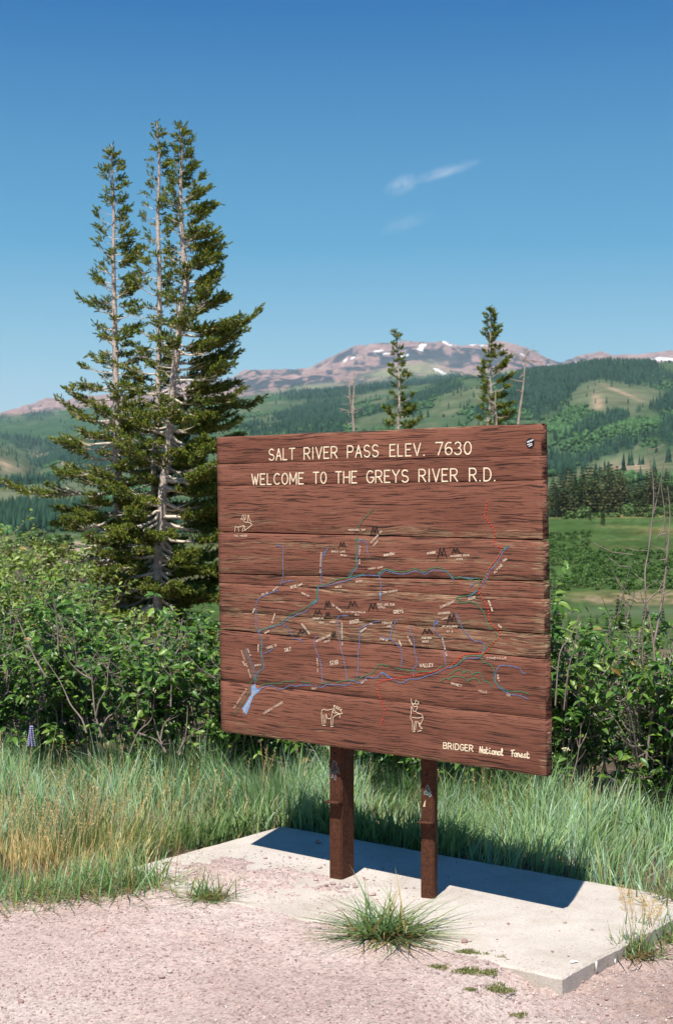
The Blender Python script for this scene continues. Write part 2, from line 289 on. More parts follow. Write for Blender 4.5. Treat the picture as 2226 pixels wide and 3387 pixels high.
def build_ground():
    xs = np.unique(np.concatenate([-np.geomspace(2.4, 60, 60)[::-1], np.linspace(-2.4, 2.4, 300), np.geomspace(2.4, 60, 60)]))
    ys = np.unique(np.concatenate([np.linspace(-45, 2.6, 24), np.linspace(2.6, 3.4, 14), np.linspace(3.4, 7.0, 250), np.geomspace(7.0, 62, 90)]))
    X, Y = np.meshgrid(xs, ys, indexing='xy'); Z = zg(X, Y)
    V = np.stack([X, Y, Z], -1).reshape(-1, 3); nx = len(xs); ny = len(ys)
    i = (np.arange(ny-1)[:, None]*nx+np.arange(nx-1)[None]).ravel()
    # bare ground goes from gravel to soil under the grass
    a, b = ab(X, Y); n = fbm(X*2, Y*2, 3, 77)
    gr = np.maximum(sst(5.0, 5.3, b+.2*(n-.5)), sst(-.0, .35, Y-5.55+.3*(n-.5))*(a < -4.2))
    c = mixc(np.broadcast_to(np.array([1., 1., 1.]), X.shape+(3,)), [0., 0., 0.], gr)
    dk = np.clip(ell(X, Y, 1.18, 4.35, .5, .45)*1.2+.5*(n-.5), 0, 1)*.6                        # darker, redder soil by the slab's corner
    c[..., 1] = np.clip(1-dk, 0, 1)
    far_ = sst(8, 14, Y)[..., None]; c[..., 2] = c[..., 0]
    m = bpy.data.materials.new('gravel_ground'); m.use_nodes = True; t = m.node_tree; N = t.nodes; L = t.links
    bs = N['Principled BSDF']; bs.inputs['Roughness'].default_value = .95; bs.inputs['Specular IOR Level'].default_value = .15
    tc = N.new('ShaderNodeTexCoord'); vc = N.new('ShaderNodeVertexColor'); vc.layer_name = 'Col'; sp = N.new('ShaderNodeSeparateColor'); L.new(vc.outputs[0], sp.inputs[0])
    def ramp(src, stops):
        r = N.new('ShaderNodeValToRGB'); e = r.color_ramp.elements
        while len(e) < len(stops): e.new(.5)
        for q, (p, cc) in zip(e, stops): q.position = p; q.color = (*cc, 1)
        L.new(src, r.inputs[0]); return r.outputs[0]
    def noise(s, d=5, r=.6):
        n_ = N.new('ShaderNodeTexNoise'); n_.inputs['Scale'].default_value = s; n_.inputs['Detail'].default_value = d; n_.inputs['Roughness'].default_value = r
        L.new(tc.outputs['Object'], n_.inputs[0]); return n_.outputs[0]
    def mix(f, A, B, bt='MIX'):
        x_ = N.new('ShaderNodeMix'); x_.data_type = 'RGBA'; x_.blend_type = bt
        for s_, i_ in ((f, 0), (A, 6), (B, 7)):
            if hasattr(s_, 'is_linked') or hasattr(s_, 'links'): L.new(s_, x_.inputs[i_])
            else: x_.inputs[i_].default_value = s_ if not isinstance(s_, tuple) else (*s_, 1)
        return x_.outputs[2]
    big = ramp(noise(1.3, 4), [(.32, (.58, .455, .415)), (.5, (.70, .57, .52)), (.7, (.78, .665, .62))])
    vo = N.new('ShaderNodeTexVoronoi'); vo.inputs['Scale'].default_value = 95; L.new(tc.outputs['Object'], vo.inputs[0])
    peb = ramp(vo.outputs['Color'], [(0, (.45, .38, .36)), (.45, (.92, .88, .86)), (1, (1.15, 1.12, 1.1))])
    c1 = mix(.75, big, peb, 'MULTIPLY')
    c1 = mix(.6, c1, ramp(noise(170, 3, .7), [(.35, (.68, .62, .6)), (.65, (1.15, 1.15, 1.15))]), 'MULTIPLY')
    dirt = ramp(noise(14, 5), [(.3, (.24, .15, .11)), (.7, (.36, .235, .185))])
    c2 = mix(sp.outputs[1], dirt, c1)
    soil = ramp(noise(6, 5), [(.35, (.10, .075, .05)), (.75, (.22, .15, .11))])
    c3 = mix(sp.outputs[0], soil, c2)
    L.new(c3, bs.inputs['Base Color'])
    bp = N.new('ShaderNodeBump'); bp.inputs['Strength'].default_value = 1; bp.inputs['Distance'].default_value = .009; L.new(noise(110, 6, .75), bp.inputs['Height'])
    bp2 = N.new('ShaderNodeBump'); bp2.inputs['Strength'].default_value = 1; bp2.inputs['Distance'].default_value = .02; L.new(noise(22, 5, .65), bp2.inputs['Height'])
    L.new(bp2.outputs[0], bp.inputs['Normal']); L.new(bp.outputs[0], bs.inputs['Normal'])
    o = mesh_np('ground', V, np.stack([i, i+1, i+nx+1, i+nx], -1), m, None, c.reshape(-1, 3), True)
    tag(o, 'pinkish gravel and soil ground in front of and around the slab', None, None, 'structure')
build_ground()
def build_far():
    th = np.concatenate([np.linspace(-math.pi, -.80, 60)[:-1], np.linspace(-.80, -.27, 110)[:-1], np.linspace(-.27, .27, 430), np.linspace(.27, .80, 110)[1:], np.linspace(.80, math.pi, 60)[1:]])
    r = np.unique(np.concatenate([np.geomspace(50, 1000, 130), np.geomspace(1000, 5500, 150), np.geomspace(5500, 9500, 90), np.geomspace(9500, 13000, 150), np.geomspace(13000, 16000, 12)]))
    T, R = np.meshgrid(th, r, indexing='xy'); X = R*np.sin(T); Y = R*np.cos(T); Z = zfar(X, Y)
    Z = Z-1.2*(1-sst(50, 75, R))
    Yc = R*np.cos(fold(T)); Xc = R*np.sin(fold(T))
    c = cover_col(Xc, Yc, Z)
    n = len(th); i = (np.arange(len(r)-1)[:, None]*n+np.arange(n-1)[None]).ravel()
    o = mesh_np('hills', np.stack([X, Y, Z], -1), np.stack([i, i+1, i+n+1, i+n], -1), M_TERR, None, c.reshape(-1, 3), True)
    tag(o, 'wooded valley, green hills and snow-patched reddish mountain behind the sign', None, None, 'structure')
build_far()

# ------------------------------------------------------------------ distant trees
def tmpl_cone(seed=0, ns=6):
    r_ = np.random.default_rng(seed); V = []; Fc = []
    for (z0, z1, rr) in ((.06, .62, .17), (.38, 1.0, .115)):
        b0 = len(V); V.append((0, 0, z1))
        for k in range(ns):
            an = k*2*math.pi/ns+r_.uniform(-.2, .2); q = rr*r_.uniform(.75, 1.2); V.append((q*math.cos(an), q*math.sin(an), z0+r_.uniform(-.03, .04)))
        for k in range(ns): Fc.append((b0, b0+1+k, b0+1+(k+1) % ns))
    return np.array(V), np.array(Fc)
def tmpl_blob(seed=0):
    r_ = np.random.default_rng(seed); t = (1+5**.5)/2
    V = np.array([(-1,t,0),(1,t,0),(-1,-t,0),(1,-t,0),(0,-1,t),(0,1,t),(0,-1,-t),(0,1,-t),(t,0,-1),(t,0,1),(-t,0,-1),(-t,0,1)])/1.9
    V = V*r_.uniform(.7, 1.15, (12, 1)); V = V*np.array([.36, .36, .46])+np.array([0, 0, .5])
    Fc = np.array([(0,11,5),(0,5,1),(0,1,7),(0,7,10),(0,10,11),(1,5,9),(5,11,4),(11,10,2),(10,7,6),(7,1,8),(3,9,4),(3,4,2),(3,2,6),(3,6,8),(3,8,9),(4,9,5),(2,4,11),(6,2,10),(8,6,7),(9,8,1)])
    return V, Fc
def scatter(name, tm, P, H, W, C, mat_, label, cat):
    accV = []; accF = []; accC = []; off = 0; k = len(tm)
    for q in range(k):
        V, Fc = tm[q]; m = np.arange(len(P)) % k == q
        p = P[m]; h = H[m]; ww = W[m]; c = C[m]; an = rng.uniform(0, 6.28, len(p)); ca, sa = np.cos(an), np.sin(an)
        x = V[None, :, 0]*ca[:, None]-V[None, :, 1]*sa[:, None]; y = V[None, :, 0]*sa[:, None]+V[None, :, 1]*ca[:, None]
        vv = np.stack([x*ww[:, None], y*ww[:, None], V[None, :, 2]*h[:, None]], -1)+p[:, None]
        ff = Fc[None]+(np.arange(len(p))*len(V))[:, None, None]+off
        accV.append(vv.reshape(-1, 3)); accF.append(ff.reshape(-1, 3)); accC.append(np.repeat(c, len(V), 0)); off += len(p)*len(V)
    o = mesh_np(name, np.concatenate(accV), np.concatenate(accF), mat_, None, np.concatenate(accC)); tag(o, label, cat, None, 'stuff'); return o
def far_forest():
    n = 270000
    th = np.where(rng.uniform(0, 1, n) < .63, rng.uniform(-.25, .25, n), rng.uniform(-.62, .62, n)); u = rng.uniform(0, 1, n)
    d = np.where(u < .62, rng.uniform(1000**1.3, 4300**1.3, n)**(1/1.3), rng.uniform(4000, 9000, n))
    x = np.sin(th)*d; y = np.cos(th)*d; z = zfar(x, y); fy = np.cos(fold(th))*d
    vx, vy, con, asp, mea, n1, n2 = cover(np.sin(fold(th))*d, fy, z)
    ok = rng.uniform(0, 1, n) < np.clip((con-.30)*2.2, 0.012, 1)*np.where(y > 4000, .55, 1)*.62
    ok2 = (~ok) & (rng.uniform(0, 1, n) < np.clip((asp-.25)*2., 0, 1)*.75) & (y < 4600)
    P = np.stack([x, y, z-1], -1)
    h = rng.uniform(9, 19, n)*np.where(y > 4500, 1.3, 1)
    cc = np.array([.018, .042, .026])*rng.uniform(.6, 1.7, (n, 1))
    ca = np.array([.055, .115, .042])*rng.uniform(.55, 1.5, (n, 1))
    scatter('conifer_forest', [tmpl_cone(s) for s in range(5)], P[ok], h[ok], h[ok]*.95, cc[ok], M_FAR, 'dark conifer forest massed over the far green hillsides', 'forest')
    scatter('aspen_woods', [tmpl_blob(s) for s in range(5)], P[ok2], h[ok2]*.5, h[ok2]*.62, ca[ok2], M_FAR, 'bright green aspen and brush thickets between the far conifers', 'woods')
    print('far trees', ok.sum(), ok2.sum())
far_forest()

# mid distance conifers and bushes as single things
def leafy(seed, n, shape, size, c0, c1):
    r_ = np.random.default_rng(seed); V = []; C = []
    P = shape(r_, n); D = r_.normal(size=(n, 3)); D /= np.linalg.norm(D, axis=1)[:, None]; D[:, 2] *= .7
    E = np.cross(D, r_.normal(size=(n, 3))); E /= np.linalg.norm(E, axis=1)[:, None]
    s = size*r_.uniform(.6, 1.4, (n, 1))
    V = np.stack([P-D*s*.6+E*s*.1, P+E*s*.42, P+D*s*.6, P-E*s*.42], 1).reshape(-1, 3)
    t = r_.uniform(0, 1, (n, 1)); c = np.array(c0)*(1-t)+np.array(c1)*t
    return V, np.arange(4*n).reshape(-1, 4), np.repeat(c, 4, 0)
def conifer_meshes(seed, H=1.0, spread=.16, n=2400, c0=(.03, .05, .018), c1=(.075, .10, .03), ragged=.5):
    def shape(r_, n):
        z = .07+.93*(1-np.sqrt(r_.uniform(0, 1, n)))
        lv = np.floor(z*17+r_.uniform(-.25, .25, n))/17+.03
        an = r_.uniform(0, 6.28, n); rr = spread*np.minimum(1, (1-lv)*2.2)**.8*(.6+.4*(1-lv))*(.5+ragged*vn(an*2.0, lv*9, seed))*r_.uniform(.25, 1, n)**.5
        return np.stack([rr*np.cos(an), rr*np.sin(an), lv-rr*.25+.02], -1)
    V, Fc, C = leafy(seed, n, shape, .045, c0, c1)
    A = Acc(); A.tube([(0, 0, 0), (0, 0, .5), (0, 0, .99)], [.014, .009, .002], 5)
    return A.obj('trunk', M_BARK, link=False), mesh_np('crown', V*H, Fc, M_NEEDLE, None, C, link=False)
CM = [conifer_meshes(s, spread=sp, c1=c1) for s, sp, c1 in ((1, .17, (.10, .13, .035)), (2, .22, (.14, .135, .04)), (3, .12, (.09, .11, .035)), (4, .27, (.15, .14, .05)), (5, .34, (.13, .125, .045)))]
def conifer(vx, d, vtop, kind, label, group, name='conifer_tree', vbase=None):
    x = (vx*1.42327-CX)/F*d; z0 = float(zfar(x, d)) if vbase is None else EYE-(vbase-1175)*1.42327/F*d
    top = EYE-(vtop-1175)*1.42327/F*d; h = top-z0
    r = empty(name, (x, d, z0)); tag(r, label, 'tree', group)
    tm, cm = CM[kind]; s = Matrix.Rotation(random.uniform(0, 6), 4, 'Z') @ Matrix.Diagonal((h, h, h, 1))
    inst('trunk', tm, s, r); inst('crown', cm, s, r)
    return r
band = [  # vx, vtop, kind (dark row along the valley edge)
 (1284,1118,1),(1300,1108,4),(1318,1098,3),(1330,1096,0),(1337,1104,2),(1352,1093,0),(1365,1090,4),(1376,1086,1),(1385,1100,0),(1396,1098,4),(1408,1094,4),(1419,1092,3),(1432,1094,4),(1442,1100,3),(1452,1110,1),
 (1462,1118,0),(1471,1112,2),(1482,1108,0),(1492,1124,1),(1502,1102,0),(1512,1096,1),(1521,1096,4),(1534,1108,0),(1548,1104,1),(1560,1112,0),(1345,1120,2),(1293,1135,2),(1310,1130,0)]
for i, (vx, vt, k) in enumerate(band):
    conifer(vx, random.uniform(600, 690), vt-8+random.uniform(-5, 3), k, 'tall dark conifer in the row along the far edge of the valley meadow', 'conifers along the far edge of the valley meadow')
conifer(1400, 520, 1168, 2, 'small olive conifer standing alone in front of the tan meadow strip', None)
conifer(1370, 560, 1180, 0, 'short green conifer at the left end of the tan meadow strip', None)
for i, (vx, vt, dd, k) in enumerate([(1436, 1384, 190, 2), (1449, 1390, 192, 2), (1411, 1425, 200, 2), (1387, 1430, 205, 2), (1462, 1425, 196, 2), (1500, 1400, 190, 2), (1297, 1408, 180, 0), (1322, 1435, 190, 2), (1540, 1415, 185, 2), (1372, 1428, 200, 2)]):
    conifer(vx, dd*.74, vt, k, ['tallest narrow spire fir rising above the right-hand bushes', 'slim spire fir just beside the tallest one above the right-hand bushes'][i] if i < 2 else 'small spire fir half hidden behind the right-hand bushes', None if i < 2 else 'small spire firs behind the right-hand bushes', 'spire_fir', vbase=1520)
for (vx, vt, vb, dd) in [(18, 1228, 1252, 600), (4, 1222, 1250, 600), (70, 1212, 1238, 900), (120, 1216, 1238, 900)]:
    conifer(vx, dd, vt, 0, 'dark conifer on the low green rise at the far left', 'conifers on the low rise at the far left', vbase=vb)
def bush_mesh(seed, c0, c1, n=700, flat=.8):
    def shape(r_, n):
        D = r_.normal(size=(n, 3)); D /= np.linalg.norm(D, axis=1)[:, None]; D[:, 2] = np.abs(D[:, 2])
        rr = (.55+.5*vn(D[:, 0]*3+seed, D[:, 1]*3+D[:, 2]*2, seed))*r_.uniform(.5, 1, n)**.4
        return D*rr[:, None]*np.array([.5, .5, flat])
    V, Fc, C = leafy(seed, n, shape, .13, c0, c1); return mesh_np('foliage', V, Fc, M_NEEDLE, None, C, link=False)
BM = [bush_mesh(1, (.06, .12, .03), (.13, .23, .05)), bush_mesh(2, (.05, .105, .027), (.11, .20, .045)), bush_mesh(3, (.075, .13, .04), (.16, .24, .07)), bush_mesh(4, (.06, .11, .03), (.19, .21, .09))]
def bush(vx, d, s, k, label, group, name='willow_bush', vy=None):
    x = (vx*1.42327-CX)/F*d
    z = float(zfar(x, d))
    o = inst(name, BM[k], Matrix.Translation((x, d, z-.1*s)) @ Matrix.Rotation(random.uniform(0, 6), 4, 'Z') @ Matrix.Diagonal((s, s, s*random.uniform(.6, .85), 1)))
    tag(o, label, 'bush', group); return o
for i in range(290):
    d = random.uniform(225, 350); vx = random.uniform(1275, 1590)
    if random.random() < .28: vx = random.uniform(1275, 1380); d = random.uniform(300, 480)
    bush(vx, d, random.uniform(1.6, 3.6), random.choice([0, 1, 1, 0, 2]), 'leafy willow bush in the green thicket on the valley floor', 'willow bushes on the valley floor')
for i in range(70):
    bush(random.uniform(1280, 1590), random.uniform(585, 690), random.uniform(5, 11), random.choice([2, 2, 0, 3]), 'bright green shrub between the dark conifers of the valley edge', 'shrubs between the valley-edge conifers', 'deciduous_bush')
for i in range(26):
    bush(random.uniform(-15, 480), random.uniform(380, 640), random.uniform(6, 10), random.choice([0, 2, 3]), 'green bush on the low rise beyond the left-hand trees', 'bushes on the low rise at the left', 'deciduous_bush')

# ------------------------------------------------------------------ concrete slab
def concrete():
    m = bpy.data.materials.new('concrete'); m.use_nodes = True; t = m.node_tree; N = t.nodes; L = t.links
    b = N['Principled BSDF']; b.inputs['Roughness'].default_value = .9; b.inputs['Specular IOR Level'].default_value = .2
    tc = N.new('ShaderNodeTexCoord')
    def noise(s, d, r=.6):
        n = N.new('ShaderNodeTexNoise'); n.inputs['Scale'].default_value = s; n.inputs['Detail'].default_value = d; n.inputs['Roughness'].default_value = r; L.new(tc.outputs['Object'], n.inputs[0]); return n.outputs[0]
    def ramp(src, st):
        r = N.new('ShaderNodeValToRGB'); e = r.color_ramp.elements
        while len(e) < len(st): e.new(.5)
        for q, (p, c) in zip(e, st): q.position = p; q.color = (*c, 1)
        L.new(src, r.inputs[0]); return r.outputs[0]
    def mul(f, A, B):
        x = N.new('ShaderNodeMix'); x.data_type = 'RGBA'; x.blend_type = 'MULTIPLY'; x.inputs[0].default_value = f; L.new(A, x.inputs[6]); L.new(B, x.inputs[7]); return x.outputs[2]
    c = ramp(noise(2.2, 6), [(.3, (.49, .435, .38)), (.7, (.585, .525, .46))])
    c = mul(.8, c, ramp(noise(3.5, 7, .7), [(.35, (.80, .77, .74)), (.55, (1, 1, 1)), (1, (1.04, 1.04, 1.04))]))
    c = mul(.8, c, ramp(noise(210, 2, .5), [(.30, (.45, .40, .38)), (.42, (1, 1, 1)), (1, (1, 1, 1))]))
    vo = N.new('ShaderNodeTexVoronoi'); vo.inputs['Scale'].default_value = 150; L.new(tc.outputs['Object'], vo.inputs[0])
    c = mul(.35, c, ramp(vo.outputs['Color'], [(0, (.55, .42, .38)), (.35, (1, 1, 1)), (1, (1.1, 1.1, 1.1))]))
    L.new(c, b.inputs['Base Color'])
    bp = N.new('ShaderNodeBump'); bp.inputs['Strength'].default_value = .8; bp.inputs['Distance'].default_value = .003; L.new(noise(130, 6, .7), bp.inputs['Height']); L.new(bp.outputs[0], b.inputs['Normal'])
    return m
M_CONC = concrete()
import bmesh
def slab():
    bm = bmesh.new(); a0, a1, b0, b1 = -4.28, -2.20, 4.00, 5.10
    ca, cb = (a0+a1)/2, (b0+b1)/2
    bmesh.ops.create_grid(bm, x_segments=1, y_segments=1, size=.5); bm.clear()
    pts = []
    def edge(p, q, n): return [(p[0]+(q[0]-p[0])*k/n, p[1]+(q[1]-p[1])*k/n) for k in range(n)]
    c = [(a0, b0), (a1, b0), (a1, b1), (a0, b1)]
    ring = []
    for k in range(4): ring += edge(c[k], c[(k+1) % 4], 60)
    r_ = random.Random(3)
    top = []; bot = []; bev = []
    for (p, q) in ring:
        j = lambda s: r_.uniform(-s, s)
        n = float(fbm(np.array(p*14), np.array(q*14), 3, 4)-.5)*.010
        dx, dy = (ca-p), (cb-q); l = math.hypot(dx, dy)
        ins = .007+abs(j(.003))
        ux = ins*(1 if p < ca else -1)*(abs(p-a0) < .001 or abs(p-a1) < .001); uy = ins*(1 if q < cb else -1)*(abs(q-b0) < .001 or abs(q-b1) < .001)
        sx = n*(abs(p-a0) < .001 or abs(p-a1) < .001); sy = n*(abs(q-b0) < .001 or abs(q-b1) < .001)
        top.append(bm.verts.new((p-ca+ux+sx, q-cb+uy+sy, 0))); bev.append(bm.verts.new((p-ca+sx, q-cb+sy, -.007+j(.002)))); bot.append(bm.verts.new((p-ca+sx, q-cb+sy, -.16)))
    n = len(top)
    bm.faces.new(top)
    for k in range(n):
        bm.faces.new((bev[k], bev[(k+1) % n], top[(k+1) % n], top[k])); bm.faces.new((bot[k], bot[(k+1) % n], bev[(k+1) % n], bev[k]))
    bmesh.ops.recalc_face_normals(bm, faces=bm.faces)
    me = bpy.data.meshes.new('concrete_slab'); bm.to_mesh(me); bm.free(); me.materials.append(M_CONC)
    o = bpy.data.objects.new('concrete_slab', me); COL.objects.link(o); x, y = xy(ca, cb); o.location = (x, y, 0); o.rotation_euler = (0, 0, -math.atan2(SA, CA))
    tag(o, 'pale concrete slab carrying the brown wooden sign, gravel scattered on it', 'concrete slab')
    # thin mortar lip along the bottom of the right end
    A = Acc(); P = []
    for k in range(40): P.append((a1-ca+.012+.004*math.sin(k*1.3), b0-cb+.0+k*.014, -.085+.004*math.sin(k*.9)))
    A.tube(P, [.008+.004*abs(math.sin(k*2.1)) for k in range(40)], 6); A.obj('mortar_lip', M_CONC, o)
    # white paint drips near the corner
    Mw = mat('white_paint', (.8, .8, .78), .6)
    for (sx, sy, rx, ry) in [(1897, 3185.5, .012, .007)]:
        x, y = ground_at(sx, sy); A = Acc(); an = np.linspace(0, 6.283, 13)[:-1]; rr = 1+.25*np.sin(an*3)
        la, lb = ab(x, y); V = [(la-ca+rx*math.cos(t)*q, lb-cb+ry*2*math.sin(t)*q, .004) for t, q in zip(an, rr)]
        A.add(V, [list(range(12))]); A.obj('paint_spot', Mw, o)
    A = Acc()
    for (bb, z0, z1, ww) in [(.225, -.004, -.038, .005), (.36, -.03, -.05, .003)]: A.box((a1-ca+.004, b0-cb+bb-ww, z1), (a1-ca+.0065, b0-cb+bb+ww, z0))
    A.obj('paint_drip', Mw, o)
slab()

# ------------------------------------------------------------------ the sign
TM = .82; PHI = math.atan(TM); D0 = 5.61; CP = math.cos(PHI)
def S(sx, sy):
    u = (sx-CX)/F; d = D0/(1+TM*u); return (u*d/CP, EYE-(sy-HY)*d/F)
SREF = .15
sign = empty('map_sign', (SREF*CP, D0-SREF*math.sin(PHI), 0), -PHI)
tag(sign, 'large brown weathered wooden map sign reading SALT RIVER PASS on two rusty posts', 'sign')
SL, SR = S(724, 1700)[0]-SREF, S(1799.5, 1700)[0]-SREF
THK = .038
def wood():
    m = bpy.data.materials.new('painted_wood'); m.use_nodes = True; t = m.node_tree; N = t.nodes; L = t.links
    b = N['Principled BSDF']; b.inputs['Roughness'].default_value = .75; b.inputs['Specular IOR Level'].default_value = .25
    tc = N.new('ShaderNodeTexCoord'); oi = N.new('ShaderNodeObjectInfo')
    def val(v): n = N.new('ShaderNodeValue'); n.outputs[0].default_value = v; return n.outputs[0]
    def math_(op, A, B=None, clamp=False):
        n = N.new('ShaderNodeMath'); n.operation = op; n.use_clamp = clamp
        for q, i in ((A, 0), (B, 1)):
            if q is None: continue
            if isinstance(q, (int, float)): n.inputs[i].default_value = q
            else: L.new(q, n.inputs[i])
        return n.outputs[0]
    # warp the grain so that it waves along the board
    n0 = N.new('ShaderNodeTexNoise'); n0.inputs['Scale'].default_value = 1; n0.inputs['Detail'].default_value = 3
    mp0 = N.new('ShaderNodeMapping'); mp0.inputs['Scale'].default_value = (3.2, 2, 7); L.new(tc.outputs['Object'], mp0.inputs[0]); L.new(mp0.outputs[0], n0.inputs[0])
    sep = N.new('ShaderNodeSeparateXYZ'); L.new(tc.outputs['Object'], sep.inputs[0])
    zw = math_('ADD', sep.outputs[2], math_('MULTIPLY', math_('SUBTRACT', n0.outputs[0], .5), .034))
    xo = math_('ADD', sep.outputs[0], math_('MULTIPLY', oi.outputs['Random'], 7))
    cb_ = N.new('ShaderNodeCombineXYZ'); L.new(xo, cb_.inputs[0]); L.new(sep.outputs[1], cb_.inputs[1]); L.new(zw, cb_.inputs[2])
    def sn(sx, sz, det=3, rough=.55, dist=0):
        mp = N.new('ShaderNodeMapping'); mp.inputs['Scale'].default_value = (sx, 20, sz); L.new(cb_.outputs[0], mp.inputs[0])
        n = N.new('ShaderNodeTexNoise'); n.inputs['Scale'].default_value = 1; n.inputs['Detail'].default_value = det; n.inputs['Roughness'].default_value = rough; n.inputs['Distortion'].default_value = dist
        L.new(mp.outputs[0], n.inputs[0]); return n.outputs[0]
    def ramp(src, st):
        r = N.new('ShaderNodeValToRGB'); e = r.color_ramp.elements
        while len(e) < len(st): e.new(.5)
        for q, (p, c) in zip(e, st): q.position = p; q.color = (c, c, c, 1) if isinstance(c, (int, float)) else (*c, 1)
        L.new(src, r.inputs[0]); return r.outputs[0]
    def mix(f, A, B, bt='MIX'):
        x = N.new('ShaderNodeMix'); x.data_type = 'RGBA'; x.blend_type = bt
        for s_, i_ in ((f, 0), (A, 6), (B, 7)):
            if isinstance(s_, (int, float)): x.inputs[i_].default_value = s_
            elif isinstance(s_, tuple): x.inputs[i_].default_value = (*s_, 1)
            else: L.new(s_, x.inputs[i_])
        return x.outputs[2]
    crack = ramp(sn(6, 250, 6, .64, .12), [(.415, 1), (.45, 0)])           # short dark checks
    crack2 = ramp(sn(3.0, 110, 3, .5), [(.365, 1), (.385, 0)])              # long splits
    grain = sn(3.5, 320, 4, .6)
    wear = sn(1.2, 22, 5, .65); patch = sn(5, 30, 4, .6, .6)
    at = N.new('ShaderNodeAttribute'); at.attribute_name = 'wear'
    paint = mix(ramp(sn(1.5, 7, 4), [(.35, 0.), (.65, 1.)]), (.165, .062, .039), (.245, .099, .063))
    paint = mix(.55, paint, mix(ramp(grain, [(.35, 0.), (.65, 1.)]), (.70, .66, .64), (1.18, 1.15, 1.12)), 'MULTIPLY')
    bare = mix(ramp(grain, [(.4, 0.), (.6, 1.)]), (.15, .085, .045), (.36, .235, .14))
    wmask = ramp(math_('ADD', wear, math_('MULTIPLY', at.outputs['Fac'], .30)), [(.66, 0.), (.76, 1.)])
    wmask = math_('MULTIPLY', wmask, ramp(sn(12, 150, 3), [(.42, 0.), (.55, 1.)]))
    c = mix(wmask, paint, bare)
    dark = math_('MULTIPLY', ramp(patch, [(.62, 0.), (.70, 1.)]), ramp(sn(30, 170, 3), [(.45, 0.), (.6, 1.)]))
    c = mix(math_('MULTIPLY', dark, .42), c, (.045, .028, .02))
    ck = math_('MAXIMUM', math_('MULTIPLY', crack, .8), math_('MULTIPLY', crack2, .9))
    c = mix(ck, c, (.020, .009, .007))
    L.new(c, b.inputs['Base Color'])
    h = math_('SUBTRACT', math_('MULTIPLY', grain, .35), ck)
    h = math_('SUBTRACT', h, math_('MULTIPLY', wmask, .35))
    bp = N.new('ShaderNodeBump'); bp.inputs['Strength'].default_value = 1; bp.inputs['Distance'].default_value = .0035; L.new(h, bp.inputs['Height']); L.new(bp.outputs[0], b.inputs['Normal'])
    return m
M_WOOD = wood(); M_GAPBACK = mat('dark_gap_backing', (.02, .011, .008), .95, spec=.05)
TOPZ, BOTZ = 1.790, .545
def shear(z): return .013*(1.17-z)/.62
def plank(z1, z0, tl=0, tr=0, bl=0, br=0, proud=0, wears=(0, 0, 0), seed=0, topr=False, botr=False):
    """one board: top z1, bottom z0, tilts at its ends, gently wavy edges, eased arris"""
    n = 70; xs = np.linspace(SL, SR, n); r_ = np.random.default_rng(seed)
    zt = z1+np.interp(xs, [SL, SR], [tl, tr])+.0022*(vn(xs*4, xs*0+seed, 1)-.5); zb = z0+np.interp(xs, [SL, SR], [bl, br])+.0022*(vn(xs*4, xs*0+seed+9, 1)-.5)
    g = GAP[seed]; gb = GAP[seed+1]; e = .0016
    te, be = (.008 if topr else e), (.008 if botr else e)
    prof = []   # (y, z offset fraction)
    rows = []
    for k in range(n):
        T_ = zt[k]-(0 if topr else g); B_ = zb[k]+(0 if botr else gb)
        hgt = np.linspace(B_+be, T_-te, 6)
        pr = [(THK, B_+.003), (THK-.003, B_), (be*.8, B_), (be*.25, B_+be*.4)]+[(-proud, q) for q in hgt]+[(te*.25, T_-te*.4), (te*.8, T_), (THK-.003, T_), (THK, T_-.003)]
        rows.append(pr)
    m_ = len(rows[0]); V = []; wv = []
    endr = .003
    for k in range(n):
        for (yy, zz) in rows[k]:
            xx = xs[k]
            if k == 0: xx += endr*(.6 if yy < .004 else 0)
            if k == n-1: xx -= endr*(.6 if yy < .004 else 0)
            if k == n-1 and botr and zz < B_+.012: xx -= .007*(1-(zz-B_)/.012)
            V.append((xx+shear(zz), yy, zz))
            fz = (zz-z0)/(z1-z0); fx = (xx-SL)/(SR-SL)
            wv.append(wears[0]*(1-fz)**2+wears[1]*fz**2+wears[2]+.30*(fx > .975)+.15*(yy > .001))
    i = (np.arange(n-1)[:, None]*m_+np.arange(m_)[None]).ravel(); j = (np.arange(n-1)[:, None]*m_+(np.arange(m_)[None]+1) % m_).ravel()
    Fq = np.stack([i, j, j+m_, i+m_], -1)[:, ::-1]
    o = mesh_np('plank', V, [Fq, np.array([list(range(m_))]), np.array([list(range(n*m_-1, (n-1)*m_-1, -1))])], M_WOOD, sign)
    a = o.data.attributes.new('wear', 'FLOAT', 'POINT'); a.data.foreach_set('value', np.array(wv, np.float32))
    return o
GAP = [0, .0006, .0007, .0021, .0018, .0007, .0012, .0021, .0003, 0]
J = [TOPZ, 1.675, 1.586, 1.384, 1.222, 1.172, 1.050, .967, .750, BOTZ]
tilt = [(0, 0), (0, .002), (-.004, .004), (.005, -.005), (-.011, .011), (0, -.002), (.004, -.003), (.008, -.008), (.01, -.002), (0, 0)]
wr = [(.1, .25, 0), (.0, .0, 0), (.75, 0, .0), (.35, .25, .30), (.3, .3, .3), (.5, .3, .35), (.5, .45, .55), (0, .15, .0), (.55, 0, .0)]
for k in range(9):
    # boards sheared with the small lean of the whole panel
    plank(J[k], J[k+1], *tilt[k], *tilt[k+1], proud=[.0, .0006, .0, .0008, .0002, .0007, .0, .0006, .0004][k], wears=wr[k], seed=k, topr=(k == 0), botr=(k == 8))
